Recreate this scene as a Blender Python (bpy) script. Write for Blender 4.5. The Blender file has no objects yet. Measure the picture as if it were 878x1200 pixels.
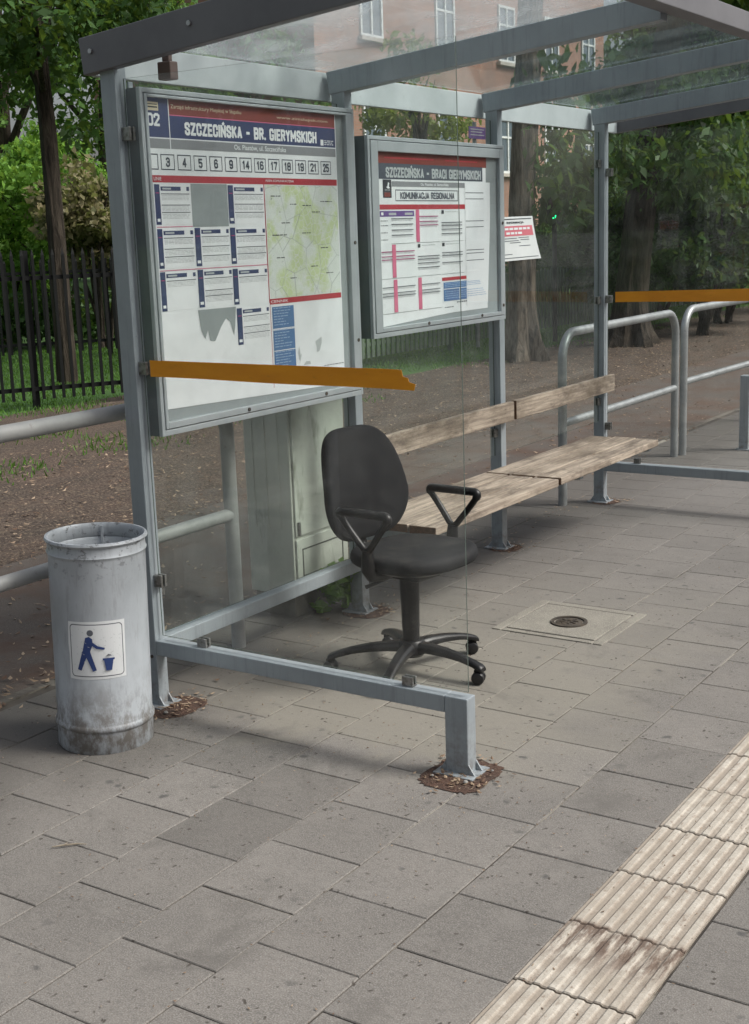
import bpy, bmesh, math, random
import numpy as np
from mathutils import Vector, Matrix
random.seed(7); np.random.seed(7)
R = math.radians
sc = bpy.context.scene

# ------------------------------------------------------------------ camera
CAM = Vector((3.1457, -3.2555, 1.65)); YAW, PITCH, ROLL = 0.59038, -0.21115, -0.03478
fwd = Vector((-math.sin(YAW)*math.cos(PITCH), math.cos(YAW)*math.cos(PITCH), math.sin(PITCH)))
rt = fwd.cross(Vector((0, 0, 1))).normalized(); up = rt.cross(fwd)
r2 = rt*math.cos(ROLL) + up*math.sin(ROLL); u2 = -rt*math.sin(ROLL) + up*math.cos(ROLL)
cd = bpy.data.cameras.new('camera'); cam = bpy.data.objects.new('camera', cd); sc.collection.objects.link(cam)
cam.matrix_world = Matrix(((r2.x, u2.x, -fwd.x, CAM.x), (r2.y, u2.y, -fwd.y, CAM.y), (r2.z, u2.z, -fwd.z, CAM.z), (0, 0, 0, 1)))
cd.sensor_fit = 'VERTICAL'; cd.sensor_height = 24; cd.lens = 24*1521.29/1200; cd.clip_end = 2000; cd.clip_start = .05
sc.camera = cam
# ------------------------------------------------------------------ light
SUN_EL, SUN_AZ = R(46), R(24)          # azimuth measured from +x towards +y
w = bpy.data.worlds.new('World'); sc.world = w; w.use_nodes = True
nt = w.node_tree; nt.nodes.clear()
sky = nt.nodes.new('ShaderNodeTexSky'); sky.sky_type = 'NISHITA'; sky.sun_disc = False
sky.sun_elevation = SUN_EL; sky.sun_rotation = R(90)-SUN_AZ; sky.air_density = 1.0; sky.dust_density = 6.0; sky.ozone_density = 1.0
hs = nt.nodes.new('ShaderNodeHueSaturation'); hs.inputs['Saturation'].default_value = .45
bgn = nt.nodes.new('ShaderNodeBackground'); bgn.inputs['Strength'].default_value = .115
wo = nt.nodes.new('ShaderNodeOutputWorld')
nt.links.new(sky.outputs[0], hs.inputs['Color']); nt.links.new(hs.outputs[0], bgn.inputs[0]); nt.links.new(bgn.outputs[0], wo.inputs[0])
sl = bpy.data.lights.new('sun', 'SUN'); sl.energy = 2.1; sl.angle = R(18); sl.color = (1, .965, .91)
so = bpy.data.objects.new('sun', sl); sc.collection.objects.link(so)
sd = Vector((math.cos(SUN_EL)*math.cos(SUN_AZ), math.cos(SUN_EL)*math.sin(SUN_AZ), math.sin(SUN_EL)))
so.rotation_euler = (-sd).to_track_quat('-Z', 'Y').to_euler(); so.location = sd*30
sc.view_settings.view_transform = 'Standard'; sc.view_settings.look = 'None'; sc.view_settings.gamma = 1
sc.view_settings.use_curve_mapping = False; sc.view_settings.exposure = 0.55
sc.render.engine = 'CYCLES'
sc.cycles.max_bounces = 10; sc.cycles.transparent_max_bounces = 24

# ------------------------------------------------------------------ materials
def new_mat(name):
    m = bpy.data.materials.new(name); m.use_nodes = True; n = m.node_tree; n.nodes.clear()
    out = n.nodes.new('ShaderNodeOutputMaterial'); return m, n, out
def N(n, t, **kw):
    x = n.nodes.new(t)
    for k, v in kw.items():
        if k in x.inputs: x.inputs[k].default_value = v
        else: setattr(x, k, v)
    return x
def rgba(c): return (c[0], c[1], c[2], 1)
def noise(n, co, scale, detail=4, rough=.6, dist=0):
    x = N(n, 'ShaderNodeTexNoise'); x.inputs['Scale'].default_value = scale; x.inputs['Detail'].default_value = detail
    x.inputs['Roughness'].default_value = rough; x.inputs['Distortion'].default_value = dist; n.links.new(co, x.inputs['Vector']); return x.outputs['Fac']
def ramp(n, f, lo, hi):
    x = N(n, 'ShaderNodeMapRange', clamp=True); x.inputs['From Min'].default_value = lo; x.inputs['From Max'].default_value = hi
    n.links.new(f, x.inputs['Value']); return x.outputs['Result']
def mixc(n, f, a, b, mode='MIX'):
    x = N(n, 'ShaderNodeMix', data_type='RGBA', blend_type=mode)
    if isinstance(f, float): x.inputs[0].default_value = f
    else: n.links.new(f, x.inputs[0])
    for i, c in ((6, a), (7, b)):
        if isinstance(c, tuple): x.inputs[i].default_value = rgba(c)
        else: n.links.new(c, x.inputs[i])
    return x.outputs[2]
def math_(n, op, a, b=None):
    x = N(n, 'ShaderNodeMath', operation=op)
    for i, c in ((0, a), (1, b)):
        if c is None: continue
        if isinstance(c, (int, float)): x.inputs[i].default_value = c
        else: n.links.new(c, x.inputs[i])
    return x.outputs[0]
def coords(n, world=True, sc3=None):
    if world: co = N(n, 'ShaderNodeNewGeometry').outputs['Position']
    else: co = N(n, 'ShaderNodeTexCoord').outputs['Object']
    if sc3:
        mp = N(n, 'ShaderNodeMapping'); mp.inputs['Scale'].default_value = sc3; n.links.new(co, mp.inputs['Vector']); co = mp.outputs[0]
    return co
def finish(n, out, col, rough=.6, metal=0., bump=None, bstr=.3, bdist=.002, spec=.5, extra=None):
    p = N(n, 'ShaderNodeBsdfPrincipled')
    if isinstance(col, tuple): p.inputs['Base Color'].default_value = rgba(col)
    else: n.links.new(col, p.inputs['Base Color'])
    if isinstance(rough, float): p.inputs['Roughness'].default_value = rough
    else: n.links.new(rough, p.inputs['Roughness'])
    p.inputs['Metallic'].default_value = metal; p.inputs['Specular IOR Level'].default_value = spec
    if bump is not None:
        b = N(n, 'ShaderNodeBump'); b.inputs['Strength'].default_value = bstr; b.inputs['Distance'].default_value = bdist
        n.links.new(bump, b.inputs['Height']); n.links.new(b.outputs[0], p.inputs['Normal'])
    n.links.new(p.outputs[0], out.inputs[0]); return p
def surf(name, c, c2=None, scale=8, lo=.35, hi=.7, stain=None, sscale=2, slo=.55, shi=.75, rough=.6, metal=0., bscale=60, bstr=.2, bdist=.002, world=True, sc3=None, spec=.5, fine=None, fscale=200):
    m, n, out = new_mat(name); co = coords(n, world, sc3)
    col = c
    if c2: col = mixc(n, ramp(n, noise(n, co, scale), lo, hi), c, c2)
    if fine: col = mixc(n, ramp(n, noise(n, co, fscale, 2), .5, .72), col, fine)
    if stain: col = mixc(n, ramp(n, noise(n, co, sscale, 7, .7), slo, shi), col, stain)
    finish(n, out, col, rough, metal, noise(n, co, bscale, 3), bstr, bdist, spec)
    return m
M = {}
def frame_mat():
    m, n, out = new_mat('painted_steel'); co = coords(n, True)
    c = mixc(n, ramp(n, noise(n, co, 5), .4, .7), (.31, .35, .375), (.26, .295, .32))
    c = mixc(n, math_(n, 'MULTIPLY', ramp(n, noise(n, coords(n, True, (9, 9, .7)), 5, 5, .7), .52, .74), .40), c, (.13, .14, .14))
    c = mixc(n, ramp(n, noise(n, co, 38, 6, .75), .68, .74), c, (.085, .08, .075))
    sp = N(n, 'ShaderNodeSeparateXYZ'); n.links.new(co, sp.inputs[0])
    foot = math_(n, 'MULTIPLY', ramp(n, sp.outputs['Z'], .22, .0), ramp(n, noise(n, co, 26, 6, .7), .44, .66))
    c = mixc(n, math_(n, 'MULTIPLY', foot, .75), c, (.12, .09, .07))
    finish(n, out, c, .42, .2, noise(n, co, 70, 3), .1, .001); return m
M['frame'] = frame_mat()
M['frame_plain'] = surf('painted_steel_plain', (.27, .31, .335), (.225, .26, .285), 5, .4, .7, (.10, .105, .10), 14, .66, .80, .42, .25, 90, .08, .001)
M['case'] = surf('case_aluminium', (.44, .48, .50), (.37, .41, .43), 6, .4, .7, (.14, .15, .15), 20, .68, .8, .38, .35, 60, .05, .001)
M['case_side'] = surf('case_housing_shaded', (.10, .125, .135), (.075, .095, .10), 6, rough=.5)  # darker copy of the case colour, with the shade of the sides painted in
M['case_dark'] = surf('case_gasket', (.02, .022, .025), rough=.6)
M['case_back'] = surf('case_backing', (.30, .335, .34), (.26, .29, .295), 3, rough=.5)
M['roof_edge'] = surf('roof_fascia_paint', (.15, .15, .16), (.12, .12, .13), 4, .4, .7, (.06, .06, .06), 9, .68, .82, .45, .15, 60, .08, .001)
M['rear_fascia'] = surf('rear_fascia_panel', (.50, .54, .55), (.40, .44, .45), 4, .35, .7, (.22, .24, .24), 7, .6, .8, .5)
M['steel_clip'] = surf('clip_steel', (.30, .30, .29), (.12, .11, .10), 60, .45, .7, rough=.35, metal=.8)
M['galv'] = surf('galvanised_tube', (.36, .38, .385), (.26, .275, .28), 12, .35, .7, (.13, .12, .11), 30, .66, .8, .45, .6, 120, .06, .001)
M['galv_pale'] = surf('weathered_tube', (.38, .38, .37), (.29, .295, .29), 8, .35, .7, (.16, .14, .12), 22, .62, .8, .6, .2, 120, .1, .001)
M['rust'] = surf('rusty_plate', (.10, .045, .025), (.05, .025, .018), 30, rough=.85)
M['black_plastic'] = surf('black_plastic', (.007, .007, .008), (.013, .013, .013), 25, .4, .7, (.065, .06, .053), 14, .54, .80, .38, 0., 200, .12, .0006, world=False, spec=.35)
M['seat_vinyl'] = surf('seat_fabric', (.007, .0075, .009), (.012, .013, .014), 6, .35, .7, (.045, .042, .038), 7, .50, .80, .75, 0., 600, .35, .0008, world=False, spec=.3)
M['fabric'] = surf('backrest_fabric', (.005, .0055, .007), (.008, .009, .0105), 8, .35, .7, None, rough=.9, bscale=900, bstr=.5, bdist=.0008, world=False, spec=.25)
M['caster_rubber'] = surf('caster_black', (.014, .014, .015), rough=.35, world=False)
M['chrome'] = surf('dull_screw', (.4, .4, .4), rough=.3, metal=.9)
M['paper'] = surf('white_paper', (.80, .82, .83), (.74, .77, .78), 3, .4, .7, rough=.6)
M['notice_paper'] = surf('notice_paper', (.74, .75, .75), (.66, .68, .68), 9, rough=.6)
def flat(name, c, rough=.6, **k): M[name] = surf(name, c, rough=rough, **k)
flat('ink_navy', (.028, .045, .13)); flat('ink_navy_light', (.06, .09, .24)); flat('ink_red', (.42, .03, .045)); flat('ink_redbrown', (.20, .035, .025))
flat('ink_grey', (.24, .25, .265)); flat('ink_dark', (.03, .035, .045)); flat('ink_line', (.12, .135, .15)); flat('ink_pink', (.62, .14, .25))
flat('ink_white', (.80, .82, .83)); flat('ink_blue', (.07, .17, .36)); flat('ink_blue_light', (.30, .42, .60)); flat('ink_cream', (.60, .52, .36)); flat('ink_palegrey', (.45, .48, .48))
flat('ink_slate', (.06, .075, .10)); flat('ink_purple', (.13, .07, .26)); flat('ink_mag', (.35, .04, .16))
flat('sticker_white', (.66, .68, .69)); flat('sticker_blue', (.02, .045, .16)); flat('sticker_line', (.10, .11, .13))
flat('notice_pinkred', (.62, .16, .20))
M['tape'] = surf('orange_tape', (.74, .30, .010), (.64, .24, .008), 5, .35, .7, (.42, .18, .03), 26, .62, .75, rough=.38, bscale=14, bstr=.35, bdist=.003, sc3=(1, 1, 3))
M['twig'] = surf('dry_twig', (.30, .26, .20), (.18, .15, .11), 80, rough=.9)
def map_mat():
    m, n, out = new_mat('map_print'); co = coords(n, True, (1, 1, 1))
    pale = (.66, .71, .66); green = (.56, .65, .38)
    c = mixc(n, ramp(n, noise(n, co, 7, 3, .55, .4), .50, .60), pale, green)
    v = N(n, 'ShaderNodeTexVoronoi', feature='DISTANCE_TO_EDGE'); v.inputs['Scale'].default_value = 34; n.links.new(co, v.inputs['Vector'])
    c = mixc(n, ramp(n, v.outputs['Distance'], .05, .0), c, (.70, .72, .70))
    v2 = N(n, 'ShaderNodeTexVoronoi', feature='DISTANCE_TO_EDGE'); v2.inputs['Scale'].default_value = 8; n.links.new(co, v2.inputs['Vector'])
    c = mixc(n, ramp(n, v2.outputs['Distance'], .012, .0), c, (.33, .37, .36))
    c = mixc(n, ramp(n, noise(n, co, 60, 2), .70, .78), c, (.22, .26, .26))
    finish(n, out, c, .6); return m
M['map'] = map_mat()
def wood_mat():
    m, n, out = new_mat('weathered_wood'); co = coords(n, True, (1.4, .14, 1.4))
    g = noise(n, coords(n, True, (1.2, .05, 1.2)), 55, 5, .6, .15); big = noise(n, coords(n, True, (2, .8, 2)), 3, 5, .7)
    c = mixc(n, ramp(n, g, .36, .66), (.20, .165, .132), (.41, .35, .28))
    c = mixc(n, ramp(n, big, .46, .66), c, (.15, .12, .09))
    c = mixc(n, math_(n, 'MULTIPLY', ramp(n, noise(n, coords(n, True, (1, .35, 1)), 9, 6, .75), .50, .64), .7), c, (.075, .06, .048))
    c = mixc(n, ramp(n, noise(n, coords(n, True, (3, .5, 3)), 30, 4, .7), .62, .74), c, (.055, .045, .038))
    finish(n, out, c, .8, 0., g, .7, .004, .3); return m
M['wood'] = wood_mat()
M['wood_end'] = surf('wood_end_grain', (.15, .085, .05), (.08, .05, .03), 60, rough=.9)
def glass_mat(name, tint, dirt, dcol, dscale=5, dlo=.45, dhi=.8, base=0.0):
    m, n, out = new_mat(name); co = coords(n, True)
    tr = N(n, 'ShaderNodeBsdfTransparent'); tr.inputs[0].default_value = rgba(tint)
    gl = N(n, 'ShaderNodeBsdfGlossy'); gl.inputs['Roughness'].default_value = .02; gl.inputs[0].default_value = (1, 1, 1, 1)
    fr = N(n, 'ShaderNodeFresnel'); fr.inputs[0].default_value = 1.45
    bf = N(n, 'ShaderNodeNewGeometry').outputs['Backfacing']
    fa = math_(n, 'MULTIPLY', math_(n, 'MULTIPLY', fr.outputs[0], math_(n, 'SUBTRACT', 1.0, bf)), .9)
    mx = N(n, 'ShaderNodeMixShader'); n.links.new(fa, mx.inputs[0]); n.links.new(tr.outputs[0], mx.inputs[1]); n.links.new(gl.outputs[0], mx.inputs[2])
    df = N(n, 'ShaderNodeBsdfDiffuse'); df.inputs[0].default_value = rgba(dcol)
    tl = N(n, 'ShaderNodeBsdfTranslucent'); tl.inputs[0].default_value = rgba(dcol)
    dm = N(n, 'ShaderNodeMixShader'); dm.inputs[0].default_value = .5; n.links.new(df.outputs[0], dm.inputs[1]); n.links.new(tl.outputs[0], dm.inputs[2])
    f = ramp(n, noise(n, co, dscale, 7, .65, .5), dlo, dhi); f = math_(n, 'MULTIPLY', f, dirt); f = math_(n, 'ADD', f, base)
    m2 = N(n, 'ShaderNodeMixShader'); n.links.new(f, m2.inputs[0]); n.links.new(mx.outputs[0], m2.inputs[1]); n.links.new(dm.outputs[0], m2.inputs[2])
    n.links.new(m2.outputs[0], out.inputs[0]); return m
M['glass'] = glass_mat('wall_glass', (.945, .965, .955), .07, (.55, .58, .55), 6, .40, .8, .018)
M['side_glass'] = glass_mat('side_glass', (.975, .985, .98), .05, (.6, .62, .6), 7, .42, .8, .007)
M['case_glass'] = glass_mat('case_glass', (.985, .99, .99), .03, (.6, .62, .62), 6, .45, .8, .0)
M['roof_milky'] = glass_mat('roof_panel_sky_haze', (.88, .91, .91), .35, (.66, .70, .72), 3, .38, .72, .12)  # dirty panel, made milkier so its colour stands in for bright sky
M['roof_clear'] = glass_mat('roof_panel_tinted', (.86, .90, .90), .08, (.45, .50, .50), 4, .4, .75, .01)
M['glass_edge'] = surf('glass_edge', (.06, .08, .07), rough=.2)
def paver_mat():
    m, n, out = new_mat('concrete_pavers'); co = coords(n, True)
    at = N(n, 'ShaderNodeAttribute', attribute_name='tint').outputs['Fac']
    c = mixc(n, ramp(n, noise(n, co, 2.2, 5, .6), .35, .68), (.156, .143, .128), (.118, .109, .098))
    c = mixc(n, ramp(n, noise(n, co, 260, 2, .6), .42, .70), c, (.245, .236, .222))
    c = mixc(n, ramp(n, noise(n, co, 330, 2, .5), .60, .74), c, (.085, .08, .075))
    c = mixc(n, math_(n, 'MULTIPLY', ramp(n, noise(n, co, 70, 4, .7), .48, .68), .55), c, (.105, .10, .094))
    c = mixc(n, math_(n, 'MULTIPLY', ramp(n, noise(n, co, 11, 5, .7), .5, .72), .45), c, (.215, .203, .186))
    tv = N(n, 'ShaderNodeMix', data_type='RGBA', blend_type='MULTIPLY'); tv.inputs[0].default_value = 1
    cmb = N(n, 'ShaderNodeCombineColor'); n.links.new(at, cmb.inputs[0]); n.links.new(at, cmb.inputs[1]); n.links.new(at, cmb.inputs[2])
    n.links.new(c, tv.inputs[6]); n.links.new(cmb.outputs[0], tv.inputs[7]); c = tv.outputs[2]
    # paler dusty ground under the shelter roof, with a wandering edge
    sp = N(n, 'ShaderNodeSeparateXYZ'); n.links.new(co, sp.inputs[0])
    wob = math_(n, 'MULTIPLY', math_(n, 'SUBTRACT', noise(n, co, 3, 5, .65), .5), .9)
    yy = math_(n, 'ADD', sp.outputs['Y'], wob); xx = math_(n, 'ADD', sp.outputs['X'], wob)
    ins = math_(n, 'MULTIPLY', math_(n, 'MULTIPLY', ramp(n, yy, -.06, .12), ramp(n, xx, 1.65, 1.2)), ramp(n, yy, 2.6, 1.0))
    c = mixc(n, math_(n, 'MULTIPLY', ins, .6), c, (.218, .205, .170))
    c = mixc(n, math_(n, 'MULTIPLY', ramp(n, yy, 1.2, 4.0), .45), c, (.118, .113, .108))
    # rear edge belt: debris tone plus shade under the bench put into the colour
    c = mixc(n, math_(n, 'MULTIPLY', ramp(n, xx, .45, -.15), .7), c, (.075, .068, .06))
    c = mixc(n, math_(n, 'MULTIPLY', ramp(n, noise(n, co, 3.2, 6, .68, .6), .56, .70), .6), c, (.10, .094, .086))
    # gum and grit spots
    dn = N(n, 'ShaderNodeTexNoise'); dn.inputs['Scale'].default_value = 22; dn.inputs['Detail'].default_value = 3; n.links.new(co, dn.inputs['Vector'])
    va = N(n, 'ShaderNodeVectorMath', operation='MULTIPLY_ADD'); n.links.new(dn.outputs['Color'], va.inputs[0]); va.inputs[1].default_value = (.05, .05, 0); n.links.new(co, va.inputs[2])
    v = N(n, 'ShaderNodeTexVoronoi', feature='F1'); v.inputs['Scale'].default_value = 8.5; v.inputs['Randomness'].default_value = 1; n.links.new(va.outputs[0], v.inputs['Vector'])
    c = mixc(n, math_(n, 'MULTIPLY', ramp(n, v.outputs['Distance'], .15, .07), ramp(n, noise(n, co, 4, 2), .44, .56)), c, (.085, .082, .078))
    v = N(n, 'ShaderNodeTexVoronoi', feature='F1'); v.inputs['Scale'].default_value = 34; n.links.new(va.outputs[0], v.inputs['Vector'])
    c = mixc(n, math_(n, 'MULTIPLY', ramp(n, v.outputs['Distance'], .20, .12), ramp(n, noise(n, co, 9, 2), .44, .56)), c, (.06, .052, .045))
    bn = math_(n, 'ADD', noise(n, co, 240, 3, .6), math_(n, 'MULTIPLY', noise(n, co, 25, 4), 1.2))
    finish(n, out, c, .82, 0., bn, .45, .0025, .35); return m
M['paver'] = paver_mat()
M['joint'] = surf('joint_sand', (.085, .072, .058), (.035, .03, .025), 5, .40, .6, (.27, .25, .21), 1.1, .53, .60, .95)
def tactile_mat():
    m, n, out = new_mat('tactile_concrete'); co = coords(n, True)
    c = mixc(n, ramp(n, noise(n, co, 14, 5, .7), .35, .7), (.47, .44, .385), (.37, .345, .30))
    c = mixc(n, ramp(n, noise(n, co, 180, 2), .5, .72), c, (.36, .32, .27))
    sp = N(n, 'ShaderNodeSeparateXYZ'); n.links.new(co, sp.inputs[0])
    low = math_(n, 'ADD', sp.outputs['Z'], math_(n, 'MULTIPLY', math_(n, 'SUBTRACT', noise(n, co, 12, 5, .7), .5), .012))
    c = mixc(n, math_(n, 'MULTIPLY', ramp(n, low, .0050, .0015), .60), c, (.19, .15, .115))
    c = mixc(n, ramp(n, noise(n, coords(n, True, (2.2, 1, 1)), 24, 5, .7), .57, .68), c, (.22, .175, .14))
    c = mixc(n, math_(n, 'MULTIPLY', ramp(n, noise(n, co, 3.5, 6, .7), .42, .64), .6), c, (.27, .235, .19))
    # one brown, worn through tile
    bx = math_(n, 'MULTIPLY', ramp(n, sp.outputs['Y'], -.84, -.72), ramp(n, sp.outputs['Y'], -.60, -.615))
    bx = math_(n, 'MULTIPLY', bx, ramp(n, noise(n, coords(n, True, (1, .22, 1)), 34, 6, .7), .42, .56))
    c = mixc(n, math_(n, 'MULTIPLY', bx, .9), c, (.105, .072, .055))
    finish(n, out, c, .85, 0., noise(n, co, 160, 3), .4, .0025, .3); return m
M['tactile'] = tactile_mat()
M['slab'] = surf('cover_concrete', (.205, .195, .165), (.15, .14, .12), 6, .4, .7, (.11, .10, .085), 9, .6, .72, .85, 0., 150, .4, .002, fine=(.32, .30, .26))
M['iron'] = surf('cast_iron', (.05, .045, .04), (.10, .08, .06), 50, rough=.7, metal=.4)
M['asphalt'] = surf('asphalt', (.078, .063, .052), (.055, .045, .038), 2.5, .35, .7, (.075, .046, .032), 1.6, .45, .62, .92, 0., 120, .5, .004, fine=(.14, .125, .11), fscale=260)
M['road'] = surf('road_asphalt', (.06, .06, .062), (.045, .045, .046), 1.5, .35, .7, None, rough=.9, bscale=150, bstr=.5, fine=(.11, .11, .11), fscale=200)
M['dirt'] = surf('bare_earth', (.068, .046, .034), (.036, .026, .020), 3, .35, .65, (.13, .10, .07), 6, .56, .7, .97, 0., 40, .9, .02, fine=(.17, .13, .09), fscale=55)
M['hole_dirt'] = surf('dirt_patch', (.085, .045, .03), (.05, .03, .022), 20, .35, .65, (.15, .11, .08), 60, .58, .66, .97, 0., 120, .9, .01)
M['lawn'] = surf('lawn_soil', (.05, .13, .022), (.04, .095, .018), 4, .35, .65, (.06, .05, .03), 3, .6, .75, .97, 0., 60, .9, .02)
M['kerb'] = surf('kerb_concrete', (.26, .255, .24), (.19, .185, .17), 6, .35, .7, (.12, .11, .09), 9, .6, .75, .85)
M['edging'] = surf('edging_stone', (.12, .108, .09), (.075, .066, .055), 3, .35, .65, (.05, .04, .032), 6, .5, .62, .9)
M['cabinet'] = surf('cabinet_paint', (.54, .56, .50), (.44, .46, .41), 5, .35, .7, (.15, .16, .12), 9, .56, .74, .5, 0., 40, .1, .001, sc3=(1, 1, .35))
M['cabinet_dark'] = surf('cabinet_seam', (.05, .055, .045), rough=.8)
M['plinth'] = surf('cabinet_plinth', (.17, .16, .135), (.10, .095, .08), 8, rough=.9)
M['iron_fence'] = surf('black_fence_paint', (.008, .009, .009), rough=.55, spec=.2)
M['green_picket'] = surf('green_picket_paint', (.16, .21, .15), (.09, .13, .09), 5, rough=.8)
def bark_mat(name, a, b):
    m, n, out = new_mat(name); co = coords(n, True, (1, 1, .16))
    g = noise(n, co, 16, 7, .7, .9)
    c = mixc(n, ramp(n, g, .36, .62), a, b); finish(n, out, c, .95, 0., g, 1., .05, .2); return m
M['bark'] = bark_mat('bark_rough', (.04, .032, .026), (.25, .21, .165)); M['bark_dark'] = bark_mat('bark_dark', (.018, .015, .012), (.075, .062, .048))
def leaf_mat(name, a, b, tr=.35):
    m, n, out = new_mat(name)
    at = N(n, 'ShaderNodeAttribute', attribute_name='tint').outputs['Fac']
    c = mixc(n, at, a, b)
    p = N(n, 'ShaderNodeBsdfPrincipled'); p.inputs['Roughness'].default_value = .5; p.inputs['Specular IOR Level'].default_value = .25
    n.links.new(c, p.inputs['Base Color'])
    t = N(n, 'ShaderNodeBsdfTranslucent'); c2 = mixc(n, .4, c, (.30, .42, .05)); n.links.new(c2, t.inputs[0])
    mx = N(n, 'ShaderNodeMixShader'); mx.inputs[0].default_value = tr
    n.links.new(p.outputs[0], mx.inputs[1]); n.links.new(t.outputs[0], mx.inputs[2]); n.links.new(mx.outputs[0], out.inputs[0]); return m
M['leaf_dark'] = leaf_mat('leaf_dark', (.014, .042, .010), (.065, .15, .032), .3)
M['leaf_mid'] = leaf_mat('leaf_mid', (.032, .085, .018), (.11, .215, .05), .35)
M['leaf_bright'] = leaf_mat('leaf_bright', (.07, .18, .022), (.21, .40, .07), .4)
M['leaf_yellow'] = leaf_mat('leaf_yellow', (.10, .14, .025), (.24, .27, .07), .45)
M['leaf_brown'] = leaf_mat('leaf_variegated', (.10, .11, .05), (.30, .25, .14), .3)
M['grass'] = leaf_mat('grass_blades', (.045, .12, .018), (.12, .26, .045), .3)
M['litter'] = leaf_mat('dry_leaves', (.09, .05, .03), (.34, .26, .18), .0)
def bin_mat():
    m, n, out = new_mat('bin_zinc'); co = coords(n, False); sp = N(n, 'ShaderNodeSeparateXYZ'); n.links.new(co, sp.inputs[0])
    c = mixc(n, ramp(n, noise(n, coords(n, False, (1, 1, .5)), 9, 5, .6), .35, .7), (.40, .43, .46), (.31, .335, .36))
    streak = noise(n, coords(n, False, (3, 3, .5)), 16, 6, .7)
    c = mixc(n, math_(n, 'MULTIPLY', ramp(n, streak, .52, .66), .35), c, (.20, .205, .21))
    low = ramp(n, sp.outputs['Z'], .28, .10)
    gr = ramp(n, math_(n, 'ADD', noise(n, coords(n, False, (1, 1, .6)), 16, 8, .75), math_(n, 'MULTIPLY', low, .05)), .46, .62)
    c = mixc(n, math_(n, 'MULTIPLY', gr, math_(n, 'MULTIPLY', low, .85)), c, (.105, .09, .075))
    hi = math_(n, 'MULTIPLY', ramp(n, sp.outputs['Z'], .56, .69), ramp(n, noise(n, co, 34, 6, .75), .55, .62))
    c = mixc(n, math_(n, 'MULTIPLY', hi, .8), c, (.10, .10, .10))
    rf = ramp(n, noise(n, co, 20, 5), .2, .9)
    rr = N(n, 'ShaderNodeMapRange'); rr.inputs['To Min'].default_value = .38; rr.inputs['To Max'].default_value = .65; n.links.new(rf, rr.inputs['Value'])
    finish(n, out, c, rr.outputs[0], .12, noise(n, co, 10, 4), .25, .004); return m
M['bin'] = bin_mat()
def brick_mat():
    m, n, out = new_mat('brick_wall'); g = N(n, 'ShaderNodeNewGeometry').outputs['Position']
    sp = N(n, 'ShaderNodeSeparateXYZ'); n.links.new(g, sp.inputs[0]); cb = N(n, 'ShaderNodeCombineXYZ')
    n.links.new(math_(n, 'ADD', sp.outputs['Y'], sp.outputs['X']), cb.inputs[0]); n.links.new(sp.outputs['Z'], cb.inputs[1])
    b = N(n, 'ShaderNodeTexBrick'); b.inputs['Scale'].default_value = 1; b.inputs['Brick Width'].default_value = .26; b.inputs['Row Height'].default_value = .08; b.inputs['Mortar Size'].default_value = .01
    b.inputs['Color1'].default_value = (.38, .175, .11, 1); b.inputs['Color2'].default_value = (.29, .13, .085, 1); b.inputs['Mortar'].default_value = (.26, .21, .18, 1)
    n.links.new(cb.outputs[0], b.inputs[0]); c = mixc(n, ramp(n, noise(n, g, .6, 5), .35, .7), b.outputs[0], (.20, .12, .09))
    finish(n, out, c, .9); return m
M['brick'] = brick_mat()
flat('window_white', (.62, .64, .64)); M['window_glass'] = surf('window_pane', (.10, .13, .16), rough=.08, spec=.9); flat('stone_sill', (.42, .38, .34), .8)
flat('roof_tiles', (.16, .07, .05), .9)
m, n, out = new_mat('signal_green'); e = N(n, 'ShaderNodeEmission'); e.inputs[0].default_value = (.01, 1, .30, 1); e.inputs[1].default_value = 2.5; n.links.new(e.outputs[0], out.inputs[0]); M['signal_green'] = m
flat('signal_off', (.03, .01, .01), .3); flat('bracket_brown', (.12, .085, .075), .5); flat('bag_black', (.012, .012, .013), .4)

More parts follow.
